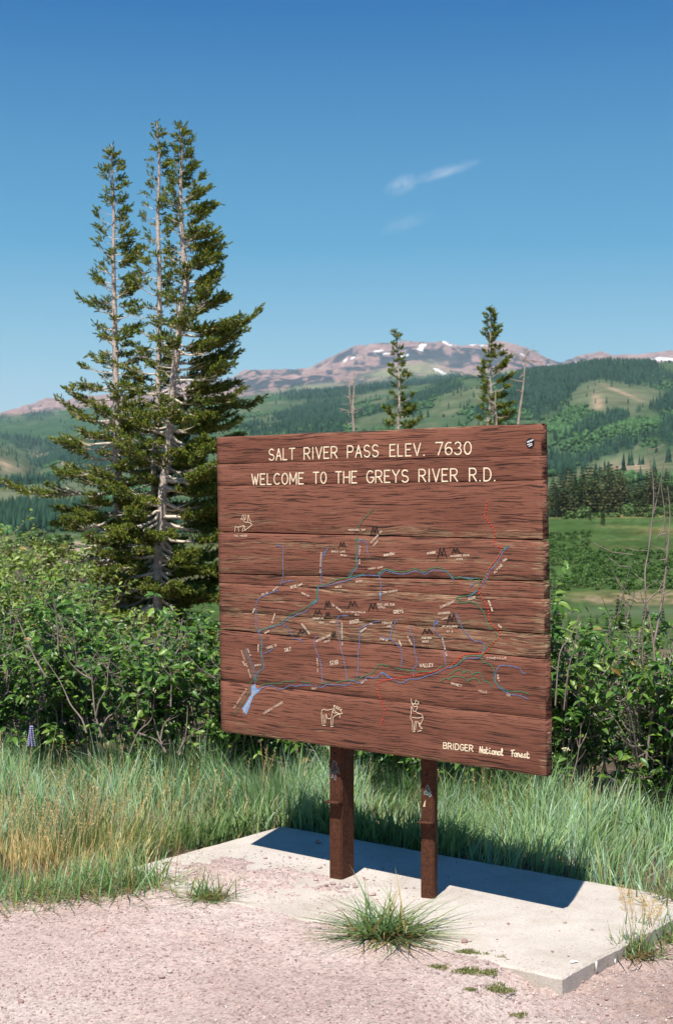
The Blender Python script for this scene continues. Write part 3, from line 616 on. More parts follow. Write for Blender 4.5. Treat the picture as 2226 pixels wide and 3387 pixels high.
for k in range(1, 9):
    A = Acc(); A.tube([(SL+.02, .020, J[k]+tilt[k][0]), (SR-.02, .020, J[k]+tilt[k][1])], .006, 6); A.obj('gap_backing', M_GAPBACK, sign)  # near-black backing added behind each joint, gap shade put into its colour
# posts, each with its small steel ledge
def rust():
    m = mat('rusty_steel', (.068, .024, .012), .8, spec=.2, var=.45, vscale=60, bump=.0015, bscale=160); t = m.node_tree; N = t.nodes; L = t.links
    b = N['Principled BSDF']; old = b.inputs['Base Color'].links[0].from_socket
    tc = N.new('ShaderNodeTexCoord'); n = N.new('ShaderNodeTexNoise'); n.inputs['Scale'].default_value = 190; n.inputs['Detail'].default_value = 4; L.new(tc.outputs['Object'], n.inputs[0])
    r = N.new('ShaderNodeValToRGB'); r.color_ramp.elements[0].position = .56; r.color_ramp.elements[1].position = .68; L.new(n.outputs[0], r.inputs[0])
    x = N.new('ShaderNodeMix'); x.data_type = 'RGBA'; L.new(r.outputs[0], x.inputs[0]); L.new(old, x.inputs[6]); x.inputs[7].default_value = (.14, .07, .045, 1); L.new(x.outputs[2], b.inputs['Base Color'])
    return m
M_RUST = rust()
inv = Matrix.LocRotScale(sign.location, Euler((0, 0, -PHI)), None).inverted()
M_BOLT = mat('dark_bolt', (.02, .015, .012), .6)
def post(corner, yaw, wdt, dep, zled, zbolt, lab):
    P = Matrix.Translation((*corner, 0)) @ Matrix.Rotation(-yaw, 4, 'Z')
    bm = bmesh.new(); bmesh.ops.create_cube(bm, size=1); bmesh.ops.scale(bm, vec=(wdt, dep, 1.72), verts=bm.verts); bmesh.ops.translate(bm, vec=(wdt/2, dep/2, .84), verts=bm.verts)
    bmesh.ops.bevel(bm, geom=[e for e in bm.edges if abs(e.verts[0].co.z-e.verts[1].co.z) > 1], offset=.005, segments=3, affect='EDGES')
    me = bpy.data.meshes.new('post'); bm.to_mesh(me); bm.free(); me.materials.append(M_RUST)
    o = inst('post', me, inv @ P, sign); o['label'] = lab
    A = Acc(); A.box((-.002, -.036, zled-.005), (wdt+.002, 0, zled)); A.box((.006, -.004, zled-.022), (wdt-.006, -.0, zled-.0055)); A.obj('ledge_plate', M_RUST, o)
    A = Acc(); an = np.linspace(0, 6.283, 13)[:-1]
    V = [(wdt*.42+.006*math.cos(t), -.0005, zbolt+.006*math.sin(t)) for t in an]+[(wdt*.42+.004*math.cos(t), -.004, zbolt+.004*math.sin(t)) for t in an]
    A.add(V, [(k, (k+1) % 12, 12+(k+1) % 12, 12+k) for k in range(12)]); A.add(V[12:], [list(range(12))]); A.obj('bolt', M_BOLT, o)
    return o
PL = post((-.030, 5.722), math.radians(33), .061, .096, .315, .505, 'rusty post on the left of the pair, bearing the long-legged bird sticker')
PR = post((.321, 5.432), math.radians(20), .054, .050, .297, .47, 'rusty post on the right of the pair, bearing the small blue-grey sticker')

# ---- strokes painted and routed on the boards
RBN = [0]
def ribbon(A, pts, wd, y=-.0016, closed=False, cap=True):
    P = np.array(pts, float); keep = [0]+[i for i in range(1, len(P)) if np.linalg.norm(P[i]-P[i-1]) > 1e-6]; P = P[keep]
    if len(P) < 2: return
    D = np.diff(P, axis=0); D /= np.linalg.norm(D, axis=1)[:, None]
    cuts = [0]+[i for i in range(1, len(P)-1) if D[i-1] @ D[i] < .55]+[len(P)-1]
    for a_, b_ in zip(cuts[:-1], cuts[1:]):
        Q = P[a_:b_+1].copy(); T = D[a_:b_]
        if cap or a_ > 0: Q[0] -= T[0]*wd*.4
        if cap or b_ < len(P)-1: Q[-1] += T[-1]*wd*.4
        N0 = np.stack([-T[:, 1], T[:, 0]], -1); NN = np.vstack([N0[:1], (N0[:-1]+N0[1:]), N0[-1:]]); NN /= np.linalg.norm(NN, axis=1)[:, None]
        RBN[0] += 1; yy = y-.00004*(RBN[0] % 9); n = len(Q); NN = NN*wd/2
        V = [(p[0], yy, p[1]) for p in Q-NN]+[(p[0], yy, p[1]) for p in Q+NN]
        A.add(V, [(k, k+1, n+k+1, n+k) for k in range(n-1)])
def smooth(P, k=4):
    P = np.array(P, float)
    if len(P) < 3: return P
    out = []
    for i in range(len(P)-1):
        p0 = P[max(i-1, 0)]; p1 = P[i]; p2 = P[i+1]; p3 = P[min(i+2, len(P)-1)]
        for t in np.arange(k)/k: out.append(.5*((2*p1)+(-p0+p2)*t+(2*p0-5*p1+4*p2-p3)*t*t+(-p0+3*p1-3*p2+p3)*t**3))
    out.append(P[-1]); return np.array(out)
def arc(cx, cy, rx, ry, a0, a1, n=9):
    t = np.radians(np.linspace(a0, a1, n)); return [(cx+rx*math.cos(q), cy+ry*math.sin(q)) for q in t]
O_ = arc(.5, .5, .5, .5, 90, 450, 19)
G = {'A': [[(0, 0), (.5, 1), (1, 0)], [(.2, .36), (.8, .36)]],
 'B': [[(0, 0), (0, 1), (.5, 1)]+arc(.55, .76, .35, .24, 90, -90)+[(0, .52)], [(.5, .52)]+arc(.6, .26, .4, .26, 90, -90)+[(0, 0)]],
 'C': [arc(.55, .5, .55, .5, 50, 310, 15)], 'D': [[(0, 0), (0, 1), (.4, 1)]+arc(.45, .5, .55, .5, 90, -90, 11)+[(0, 0)]],
 'E': [[(.95, 1), (0, 1), (0, 0), (.95, 0)], [(0, .52), (.75, .52)]], 'F': [[(.95, 1), (0, 1), (0, 0)], [(0, .5), (.7, .5)]],
 'G': [arc(.55, .5, .55, .5, 50, 350, 15)+[(1.05, .45), (.6, .45)]], 'H': [[(0, 0), (0, 1)], [(1, 0), (1, 1)], [(0, .5), (1, .5)]],
 'I': [[(.5, 0), (.5, 1)]], 'J': [[(.8, 1), (.8, .25)]+arc(.45, .25, .35, .25, 0, -170)], 'K': [[(0, 0), (0, 1)], [(.95, 1), (0, .4)], [(.3, .6), (1, 0)]],
 'L': [[(0, 1), (0, 0), (.85, 0)]], 'M': [[(0, 0), (0, 1), (.5, .25), (1, 1), (1, 0)]], 'N': [[(0, 0), (0, 1), (1, 0), (1, 1)]],
 'O': [O_], 'P': [[(0, 0), (0, 1), (.5, 1)]+arc(.55, .73, .4, .27, 90, -90)+[(0, .46)]], 'Q': [O_, [(.6, .3), (1, 0)]],
 'R': [[(0, 0), (0, 1), (.5, 1)]+arc(.55, .74, .4, .26, 90, -90)+[(0, .48)], [(.45, .48), (1, 0)]],
 'S': [arc(.5, .745, .45, .255, 35, 270, 10)[:-1]+arc(.5, .25, .48, .25, 90, -150, 10)], 'T': [[(0, 1), (1, 1)], [(.5, 1), (.5, 0)]],
 'U': [[(0, 1), (0, .3)]+arc(.5, .3, .5, .3, 180, 360)+[(1, 1)]], 'V': [[(0, 1), (.5, 0), (1, 1)]], 'W': [[(0, 1), (.28, 0), (.5, .75), (.72, 0), (1, 1)]],
 'X': [[(0, 0), (1, 1)], [(0, 1), (1, 0)]], 'Y': [[(0, 1), (.5, .5), (1, 1)], [(.5, .5), (.5, 0)]], 'Z': [[(0, 1), (1, 1), (0, 0), (1, 0)]],
 '0': [O_], '3': [arc(.45, .75, .42, .25, 150, -80)[:-1]+arc(.45, .26, .5, .27, 80, -150)], '6': [[(.85, .97)]+arc(.62, .55, .6, .45, 105, 180, 6)+arc(.5, .29, .48, .29, 180, -180, 16)],
 '7': [[(0, 1), (1, 1), (.35, 0)]], '.': [[(.35, 0.01), (.5, 0.01)]], '-': [[(.1, .45), (.9, .45)]],
 '1': [[(.3, .8), (.5, 1), (.5, 0)]], '2': [arc(.5, .72, .45, .28, 160, -30)+[(0, 0), (1, 0)]], '5': [[(.9, 1), (.1, 1), (.1, .55)]+arc(.45, .3, .5, .3, 110, -150)], '9': [arc(.5, .7, .45, .28, 0, 360, 14)+[(.9, .3), (.5, 0)]], '8': [arc(.5, .74, .4, .25, 0, 360, 12), arc(.5, .25, .48, .26, 0, 360, 12)]}
WID = {'.': .35, 'I': .30, 'M': 1.1, 'W': 1.15, '1': .5, '-': .7, 'E': .85, 'L': .8, 'F': .85}
M_CREAM = mat('cream_paint', (.78, .64, .45), .7, var=.32, vscale=70)
M_CREAM2 = mat('small_cream_paint', (.66, .53, .40), .7, var=.35, vscale=120)
M_BLUE = mat('blue_paint', (.12, .18, .34), .7, var=.5, vscale=70); M_LBLUE = mat('light_blue_paint', (.20, .32, .52), .7, var=.3, vscale=90)
M_GREEN = mat('green_paint', (.035, .20, .10), .7, var=.35, vscale=70); M_RED = mat('red_paint', (.72, .05, .02), .7, var=.3, vscale=70); M_BLACK = mat('black_paint', (.012, .01, .009), .8)
def word(txt, x0, t0, b0, x1, t1, b1, wd, letters=False, A=None, m=None, jit=0, y=-.0016, gap=.38, bright=None):
    TL, BL, TR, BR = [np.array(S(*p))-np.array([SREF, 0]) for p in ((x0, t0), (x0, b0), (x1, t1), (x1, b1))]
    ws = [WID.get(c, 1.) for c in txt]; tot = sum(ws)+gap*(len(txt)-1); q = 0
    for c, w_ in zip(txt, ws):
        B = Acc() if letters else A
        for st in G.get(c, []):
            pts = []
            for (gx, gy) in st:
                if c == 'I': gx = .5
                if c == '.': gx = gx
                f = (q+gx*w_)/tot; g = gy+random.uniform(-jit, jit)
                bt = BL*(1-f)+BR*f; tp = TL*(1-f)+TR*f; pts.append(bt*(1-g)+tp*g)
            ribbon(B, pts, wd, y)
        if letters and B.V: B.obj('letter', m or M_CREAM, sign)
        q += w_+gap
for a_ in [('SALT', 891, 1486, 1522.5, 976, 1483, 1519.5), ('RIVER', 1007, 1481.5, 1519, 1116, 1477, 1514.5), ('PASS', 1150, 1475, 1513.5, 1252, 1471.5, 1510), ('ELEV.', 1290.5, 1471, 1509.5, 1407, 1466, 1506), ('7630', 1442, 1464, 1504.5, 1558.5, 1461.5, 1502),
           ('WELCOME', 834.5, 1568.5, 1603, 1005.5, 1564, 1600.5), ('TO', 1037.5, 1562.5, 1599, 1080, 1561.5, 1598.5), ('THE', 1111, 1560.5, 1598, 1181, 1559, 1597), ('GREYS', 1214, 1557.5, 1597, 1351, 1554.5, 1594.5), ('RIVER', 1386, 1553, 1593, 1513, 1550.5, 1591.5), ('R.D.', 1553, 1549.5, 1591, 1640.5, 1548, 1590)]:
    word(*a_, .0052, True)
word('BRIDGER', 1467, 2456.5, 2475.5, 1564.5, 2466, 2486, .0040, True)
CUR = {'N': [[(0, 0), (.15, 1), (.7, 0), (.9, 1.05)]], 'a': [arc(.4, .3, .35, .3, 60, 360)+[(.78, .6), (.75, .1), (1, .08)]], 't': [[(.3, 1), (.25, .1), (.6, 0), (.9, .15)], [(0, .65), (.75, .7)]], 'i': [[(.3, .6), (.3, .08), (.8, .1)], [(.35, .9), (.42, .95)]],
       'o': [arc(.45, .3, .38, .3, 90, 450)+[(.9, .55)]], 'n': [[(.1, 0), (.15, .6), (.15, .3), (.45, .6), (.7, .5), (.7, .05), (1, .1)]], 'l': [[(.2, .1), (.55, .9), (.3, 1.1), (.25, .1), (.7, .08)]], 'F': [[(.3, 0), (.45, 1)], [(0, .95), (1.1, 1.1)], [(.2, .5), (.8, .55)]],
       'r': [[(.1, 0), (.2, .62), (.6, .55), (.75, .1), (1, .15)]], 'e': [[(.05, .3), (.7, .35), (.5, .62), (.1, .35), (.4, 0), (.95, .15)]], 's': [[(.1, .1), (.5, .65), (.75, .25), (.4, 0), (.1, .08)], [(.7, .1), (1, .1)]]}
def script_word(txt, x0, t0, b0, x1, t1, b1, wd):
    TL, BL, TR, BR = [np.array(S(*p))-np.array([SREF, 0]) for p in ((x0, t0), (x0, b0), (x1, t1), (x1, b1))]
    n = len(txt)
    for k, c in enumerate(txt):
        B = Acc()
        for st in CUR[c]:
            pts = []
            for gx, gy in st:
                f = (k+gx*.98)/n; pts.append((BL*(1-f)+BR*f)*(1-gy)+(TL*(1-f)+TR*f)*gy)
            ribbon(B, smooth(pts, 3), wd)
        B.obj('letter', M_CREAM, sign)
script_word('National', 1587, 2470, 2490, 1667, 2480, 2500, .0043); script_word('Forest', 1691, 2482, 2501.5, 1752, 2489, 2508.5, .0043)
OFF = {'A': (700, 1380), 'B': (1250, 1380), 'C': (700, 1950), 'D': (1250, 1950)}
def conv(k, pts): ox, oy = OFF[k]; return [np.array(S(ox+p[0]*.38363, oy+p[1]*.38363))-np.array([SREF, 0]) for p in pts]
def lines(name, m, data, wd, y, dash=None, lab=None):
    for k, pts in data:
        A = Acc(); P = smooth(conv(k, pts), 5)
        P = P+np.array([[random.uniform(-.0005, .0005), random.uniform(-.0005, .0005)] for _ in P])
        if dash:
            seg = np.linalg.norm(np.diff(P, axis=0), axis=1); s = np.concatenate([[0], np.cumsum(seg)]); q = 0
            while q < s[-1]:
                e = min(q+dash[0], s[-1]); tt = np.linspace(q, e, 3); ribbon(A, np.stack([np.interp(tt, s, P[:, 0]), np.interp(tt, s, P[:, 1])], -1), wd, y, cap=False); q += dash[1]*random.uniform(.85, 1.15)
        else: ribbon(A, P, wd, y)
        o = A.obj(name, m, sign)
        if dash: o['kind'] = 'stuff'
BLUE = [('A', [(557,1105),(590,1108),(620,1130),(617,1200),(620,1300),(618,1380),(595,1450)]), ('A', [(718,1405),(650,1415),(605,1430)]), ('C', [(585,5),(470,45),(410,80),(388,130),(388,250),(388,320),(410,365)]),
 ('A', [(1007,1120),(980,1170),(958,1220),(955,1300),(945,1380),(950,1432)]), ('A', [(985,1190),(962,1180),(1000,1140)]), ('A', [(1270,1060),(1300,1060),(1345,1095),(1342,1150),(1358,1195)]), ('A', [(1272,1065),(1265,1160),(1255,1220),(1258,1290),(1215,1340),(1195,1375)]),
 ('A', [(925,1460),(1000,1450),(1100,1425),(1180,1405),(1250,1375),(1340,1360),(1440,1365),(1500,1325),(1564,1335)]), ('B', [(130,1340),(200,1353),(260,1345),(330,1325),(400,1352),(430,1345),(480,1318),(540,1325),(600,1335),(640,1385),(660,1405)]), ('B', [(700,1375),(760,1385),(850,1390)]),
 ('A', [(925,1460),(920,1500),(922,1560),(900,1595),(870,1615)]), ('C', [(925,80),(860,140),(820,185),(720,225),(660,255),(610,295),(530,320),(450,345),(405,368)]), ('B', [(15,1365),(30,1440),(22,1500),(25,1585)]),
 ('B', [(1130,1115),(1085,1150),(1040,1230),(1000,1290),(960,1330),(935,1400),(880,1465)]), ('B', [(840,1425),(790,1472)]), ('B', [(862,1490),(820,1525),(785,1555)]),
 ('C', [(410,368),(435,420),(440,480),(435,560),(455,640),(450,680),(400,715),(382,770)]), ('C', [(295,505),(325,580),(360,660),(375,740),(382,800)]), ('C', [(450,555),(500,530),(535,505)]),
 ('C', [(385,860),(440,850),(480,832),(540,835),(610,858),(680,825),(730,835),(770,825),(870,825)]), ('C', [(895,825),(950,845),(990,820),(1050,822),(1180,822),(1210,785),(1270,803),(1300,790),(1340,755),(1420,762),(1480,720),(1520,755),(1560,770)]),
 ('D', [(130,765),(180,805),(225,800),(270,775),(350,770),(440,740),(520,715),(580,680),(640,668),(700,640),(760,595),(860,592),(885,578)]),
 ('C', [(620,305),(660,335),(695,395)]), ('C', [(715,420),(770,435),(795,455)]), ('C', [(905,400),(890,440),(895,500),(930,590),(950,670),(958,800)]), ('C', [(1180,225),(1100,230),(1088,280),(1105,370),(1110,470),(1140,600),(1165,720),(1172,775)]), ('C', [(1450,270),(1390,285),(1300,325),(1280,345),(1275,480),(1265,560),(1265,680),(1252,768)]),
 ('D', [(165,260),(135,310),(118,370),(120,430),(200,510),(208,580),(205,640),(195,668)]), ('D', [(35,400),(60,420),(115,430)]), ('D', [(275,318),(285,370),(315,440),(318,520),(335,600),(335,650),(305,690),(310,752)]), ('D', [(520,275),(485,310),(490,350),(540,410),(570,450),(572,540),(580,600),(588,650)]),
 ('D', [(485,295),(490,270),(515,272),(518,290),(495,300)]), ('D', [(670,200),(700,250),(720,310),(765,385),(830,440),(900,455),(922,500),(900,550)]), ('D', [(1275,720),(1250,718),(1220,680),(1150,660),(1060,655),(1020,700),(1015,780),(1030,825),(1090,875),(1150,905),(1230,915),(1295,945)]), ('D', [(0,765),(30,720),(60,720),(100,755),(140,770)])]
GRN = [('A', [(1395,790),(1350,840),(1300,890),(1270,955)]), ('A', [(1257,1015),(1255,1045),(1240,1055),(1258,1064),(1250,1120),(1245,1215),(1250,1280),(1190,1345),(1183,1375),(1195,1390)]), ('A', [(918,1450),(1000,1436),(1090,1396),(1180,1380),(1320,1350)]), ('A', [(1440,1355),(1500,1310),(1564,1320)]),
 ('B', [(0,1350),(70,1310),(140,1328),(220,1333),(270,1322),(330,1306),(400,1336),(440,1312),(500,1297),(560,1306),(610,1340),(660,1385),(720,1380),(800,1398),(850,1385),(890,1410),(920,1385),(955,1305),(1005,1245),(1065,1155),(1128,1103)]), ('B', [(880,1415),(865,1470),(800,1530),(700,1548),(680,1560),(712,1575),(690,1595),(750,1597),(800,1590),(850,1612)]),
 ('D', [(850,125),(910,190),(940,270),(950,310),(980,345)]), ('D', [(1010,365),(1035,395),(1030,420),(970,460),(930,520),(900,560),(870,575)]), ('A', [(912,1460),(908,1520),(914,1560),(856,1605)]), ('C', [(915,0),(913,80),(830,145),(700,212),(650,242),(600,283),(500,324),(415,355)]),
 ('C', [(415,395),(428,440),(430,560),(436,640),(418,690),(405,770)]), ('C', [(290,530),(318,600),(346,670),(365,760),(405,785)]), ('C', [(370,775),(330,820),(325,890),(280,960),(235,1030),(205,1075)]), ('C', [(415,835),(470,812),(600,808),(620,795),(725,790)]), ('C', [(775,795),(860,805)]), ('C', [(950,812),(1040,795)]),
 ('C', [(1085,800),(1200,778),(1250,780),(1330,738),(1390,718),(1430,668),(1460,643),(1530,660)]), ('D', [(145,675),(250,695),(400,705),(490,700),(560,660),(650,660),(720,620),(770,575),(880,570),(905,575)]), ('D', [(885,585),(910,625),(960,640),(1000,690),(1005,790),(1060,835),(1120,875),(1180,880),(1240,880),(1300,900)]),
 ('D', [(625,735),(680,695),(720,695),(745,720)]), ('D', [(735,720),(780,700),(820,740)]), ('D', [(815,730),(870,712),(900,750),(915,795)]), ('D', [(915,790),(950,795),(990,850)]), ('D', [(540,790),(590,765),(620,778)]), ('D', [(615,772),(660,750),(740,760),(780,797)]), ('D', [(770,790),(820,765),(860,775),(885,815)])]
REDL = [('B', [(937,720),(935,800),(922,850),(960,905),(1000,965),(1010,1020),(998,1100)]), ('B', [(1035,1112),(1050,1115),(1070,1130),(1045,1190),(1000,1250),(950,1320),(940,1370),(890,1440),(870,1500),(900,1550),(920,1590),(940,1612)]),
 ('D', [(940,125),(955,190),(965,270),(1040,345),(1055,380),(1045,415),(980,470),(930,540),(870,548),(800,555),(740,560),(690,600),(650,645),(560,680),(450,715),(330,740),(220,755),(100,775),(30,790),(5,820),(5,890),(30,950),(60,1040),(45,1120),(25,1165)])]
lines('river_line', M_BLUE, BLUE, .0026, -.0018, lab='thin blue painted river lines of the map')
lines('road_line', M_GREEN, GRN, .0026, -.0022, lab='thin green painted road lines of the map')
lines('boundary_dashes', M_RED, REDL, .0038, -.0026, dash=(.006, .012), lab='red dashed boundary line of the map')
A = Acc(); P = conv('C', [(380,810),(385,850),(425,860),(400,890),(365,920),(345,970),(320,1040),(300,1080),(265,1030),(310,960),(345,900),(345,840)]); A.add([(p[0], -.0014, p[1]) for p in P], [list(range(len(P)))])
P = conv('B', [(22,1498),(32,1525),(22,1555),(12,1525)]); A.add([(p[0], -.0014, p[1]) for p in P], [list(range(4))]); A.obj('lake_shapes', M_LBLUE, sign)
# black peaks
for k, cx, cy, w_, h_ in [('A',1410,975,70,75),('A',1130,1100,60,50),('C',1005,130,50,70),('C',1220,125,80,56),('C',1395,150,80,60),('C',918,200,70,46),('C',1005,218,44,50),('C',788,365,80,42),('C',1057,395,44,74),('B',555,1170,80,95),('B',672,1150,66,42),('D',640,250,80,76),('D',428,362,90,46)]:
    A = Acc(); ribbon(A, conv(k, [(cx-w_*.5, cy+h_*.5), (cx-w_*.22, cy-h_*.45), (cx-w_*.02, cy+h_*.25), (cx+w_*.18, cy-h_*.5), (cx+w_*.5, cy+h_*.4)]), .0036, -.0024)
    ribbon(A, conv(k, [(cx-w_*.28, cy+h_*.1), (cx+w_*.3, cy+h_*.15)]), .0024, -.0027); A.obj('peak_mark', M_BLACK, sign)

# small map names
A = Acc()
def small(k, txt, x0, y0, x1, y1, h, wd=.0014, aa=None):
    """baseline from (x0,y0) to (x1,y1), letter height h, all in the close-up's units"""
    (p0, p1, q) = conv(k, [(x0, y0), (x1, y1), (x0, y0-h)]); d = p1-p0; L_ = np.linalg.norm(d); d /= L_; n = np.array([-d[1], d[0]]); hh = abs(h)*.38363*5.5/F
    ws = [WID.get(c, 1.) for c in txt]; gap = .4; tot = sum(ws)+gap*(len(txt)-1); s = 0
    for c, w_ in zip(txt, ws):
        for st in G.get(c, []):
            ribbon(aa or A, [p0+d*L_*(s+gx*w_)/tot+n*hh*(gy+random.uniform(-.04, .04)) for gx, gy in st], wd, -.0030)
        s += w_+gap
for t_ in [('C','SALT',637,536,690,526,30,.0026),('C','RIVER',1200,297,1275,282,28,.0024),('C','STAR',1028,652,1098,642,34,.0026),('D','VALLEY',365,670,482,664,28,.0026),('D','GREYS',140,207,222,200,26,.0024),('D','COMMISSARY',542,163,667,107,18),('D','RIDGE',786,92,846,73,18),
 ('D','GANNETT',632,815,728,842,17),('D','HILLS',872,880,942,894,17),('D','SALT',1028,735,1040,795,16),('D','CR.',1112,915,1148,927,16),('C','CARIBOU-TARGHEE',455,1077,622,978,19),('C','TO IDAHO FALLS',200,1030,310,862,16),('C','PALISADES RES.',285,1065,388,875,17),
 ('B','ALPINE',1008,1350,1078,1278,18),('B','TRAIL',1082,1250,1118,1226,16),('D','ROCK LAKE PEAK',0,136,148,138,17),('D','10763',5,160,62,162,15),('D','FERNICK',40,297,126,297,18),('D','LAKE',80,325,118,325,16),('D','STUMP CR',20,430,85,445,14),('B','MT.WAGNER',430,1183,500,1172,17),('B','WAGONER PEAK',628,1205,790,1196,15),('B','9763',680,1233,732,1230,14),
 ('A','WYOMING PK.',1380,1090,1480,980,16),('A','11363',1400,1115,1440,1070,14),('A','MCDOUGAL GAP',1185,978,1330,976,13),('A','BAILEY LAKE',1040,1163,1155,1165,14),('A','THE ELK',1115,1192,1165,1200,12),('A','DEADMAN CR',945,1165,935,1340,-12),('A','FALL CR',1278,1110,1272,1265,-13),('A','FOREST CAMP',1355,1315,1480,1298,13),('A','WYO.',690,1480,745,1465,26,.0024),('A','RANGE',752,1460,790,1440,15),
 ('A','RIVER',1250,1425,1302,1418,15),('A','GREYS',1070,1472,1125,1467,15),('A','ELK CR',440,1535,490,1518,14),('A','WHITE',535,1500,580,1468,14),('A','MOOSE FLAT',780,1520,845,1548,13),('C','SNAKE',362,205,380,165,-13),('C','R.CANYON',530,290,556,210,14),('C','PROSPECT PEAK',775,300,845,390,17),('C','THE GRAND',1035,130,1120,190,15),('C','MT.FITZPATRICK',1120,200,1330,204,13),('C','9642',1240,222,1272,222,12),
 ('C','STEWART PK',875,255,968,256,14),('C','10291',930,290,972,292,12),('C','10062',1022,285,1070,285,12),('C','STRAWBERRY CR',1122,285,1125,480,-13),('C','HAYSTACK PEAK',908,455,1030,400,18),('C','9530',975,460,1025,445,15),('C','GROVER',500,350,460,372,-12),('C','SWIFT CR',910,590,915,712,-12),('C','BEDFORD',1290,370,1340,335,14),('C','CR.',1365,305,1395,300,13),('C','SADDLE CR.',480,512,570,486,19),('C','CANYON',410,540,414,475,14),
 ('C','MCCOY CR ROAD',258,530,340,760,-13),('C','JACKSON',270,620,290,660,-13),('C','ETNA CR',312,515,338,575,-13),('C','BIRCH',378,660,432,655,13),('C','SALT',868,860,912,858,14),('C','SALT R.',1295,815,1345,780,14),('D','WILLOW CR',555,420,590,575,-12),('D','CUTTER CR',300,470,262,400,-12),('D','TIMBER',180,440,200,490,-12),('D','COTTONWOOD',525,215,625,205,15),('D','LAKE',555,262,605,248,14),('D','MT.WILLIAMS',560,325,688,325,15),('D','9745',595,370,650,370,15),('D','CROW PEAK',380,425,465,425,14),('D','9553',385,455,440,452,13),
 ('D','SMITHS FORK',950,95,985,190,-13),('D','ROAD',1035,310,1065,335,-15),('B','TRI-BASIN',45,1520,172,1500,15),('B','STAR LAKE',58,1200,150,1185,18),('A','SNOW LAKE',1490,1200,1560,1180,16),('A','THE MOOSE',200,1030,312,1028,16),('D','COKEVILLE',940,600,1110,598,15)]:
    A = Acc(); small(*t_[:7], *(t_[7:] or ())); A.obj('map_name', M_CREAM2, sign)
# cream animal outlines: elk, moose, deer
for nm, k, data in [('elk_outline', 'A', [[(210,940),(206,985)],[(215,945),(240,948),(285,935),(292,972)],[(285,978),(320,955),(352,925),(330,908),(290,902),(268,868),(278,840),(290,885),(300,860),(296,840)],[(318,900),(322,842),(332,880),(345,900)],[(235,945),(240,985)],[(262,870),(260,885)],[(282,940),(270,985)]]),
 ('moose_outline', 'C', [[(955,1040),(975,1032),(1000,1040),(1050,1028)],[(1055,1035),(1045,1060),(1040,1090),(1030,1110),(1005,1112),(990,1075)],[(955,1040),(952,1080),(960,1160)],[(968,1080),(975,1155)],[(990,1075),(985,1155)],[(1035,1110),(1035,1170)],[(1052,1105),(1046,1168)],[(1050,1105),(1080,1080),(1105,1075),(1112,1102)],
   [(1060,995),(1062,1040),(1095,1068),(1130,1070),(1118,1048),(1125,1030),(1108,1042),(1108,1012),(1094,1036),(1088,1004),(1078,1030),(1068,998),(1062,1010)],[(1045,1045),(1060,1065),(1080,1062)],[(960,1170),(985,1172)],[(1030,1182),(1052,1180)]]),
 ('deer_outline', 'D', [[(290,940),(296,975),(320,985),(332,950)],[(320,985),(356,985),(345,962)],[(300,990),(315,1010),(345,1005),(330,1045),(310,1048),(298,1012)],[(290,1010),(290,1060),(285,1110),(300,1140),(303,1215)],[(330,1050),(345,1065),(378,1075),(392,1110),(378,1145),(362,1155),(345,1140),(322,1145),(316,1215)],[(375,1150),(368,1172),(388,1200)],[(335,1145),(326,1212)],[(298,1102),(340,1108),(385,1102)],[(355,1155),(362,1180),(378,1202)],[(345,1222),(378,1216)],[(306,1226),(322,1224)],[(292,975),(310,992)]])]:
    A = Acc()
    for p in data: ribbon(A, smooth(conv(k, p), 3), .0021, -.0030)
    A.obj(nm, M_CREAM, sign)
# round sticker: black disc, white bands
def disc(A, c, r, y, n=20, rx=1): an = np.linspace(0, 6.283, n+1)[:-1]; A.add([(c[0]+r*rx*math.cos(t), y, c[1]+r*math.sin(t)) for t in an], [list(range(n))])
A = Acc(); cst = np.array(S(1250+1312*.38363, 1380+222*.38363))-np.array([SREF, 0]); disc(A, cst, .0175, -.0020); st = A.obj('round_sticker', mat('sticker_black', (.015, .015, .018), .4), sign)
A = Acc(); sw = mat('sticker_white', (.75, .75, .74), .4)
for (p, q, ww) in [((-.013, .003), (.013, .011), .0035), ((-.012, -.006), (.008, -.002), .003), ((-.006, -.012), (.009, -.007), .003)]: ribbon(A, [cst+np.array(p), cst+np.array(q)], ww, -.0026, cap=False)
for q in (-.005, .004): 
    an = np.linspace(0, 6.283, 9)
    ribbon(A, [cst+np.array((q+.0035*math.cos(t), .006+q*.3+.003*math.sin(t))) for t in an], .0012, -.0030, cap=False)
A.obj('sticker_print', sw, st)
# stickers on posts (local frame of each post)
M_SIL = mat('sticker_silver', (.34, .34, .32), .6, spec=.1); M_TEAL = mat('sticker_teal', (.07, .10, .10), .7, spec=.1); M_STD = mat('sticker_dark', (.035, .03, .035), .5)
def post_fig(po, wdt, outline, fill, sc, c, mo, mf):
    P = [(c[0]+p[0]*sc, c[1]+p[1]*sc) for p in outline]
    A = Acc(); A.add([(p[0], -.0010, p[1]) for p in P], [list(range(len(P)))]); s1 = A.obj('sticker', mf, po)
    A = Acc(); ribbon(A, P+[P[0]], .0013, -.0016, cap=False); A.obj('sticker_edge', mo, s1)
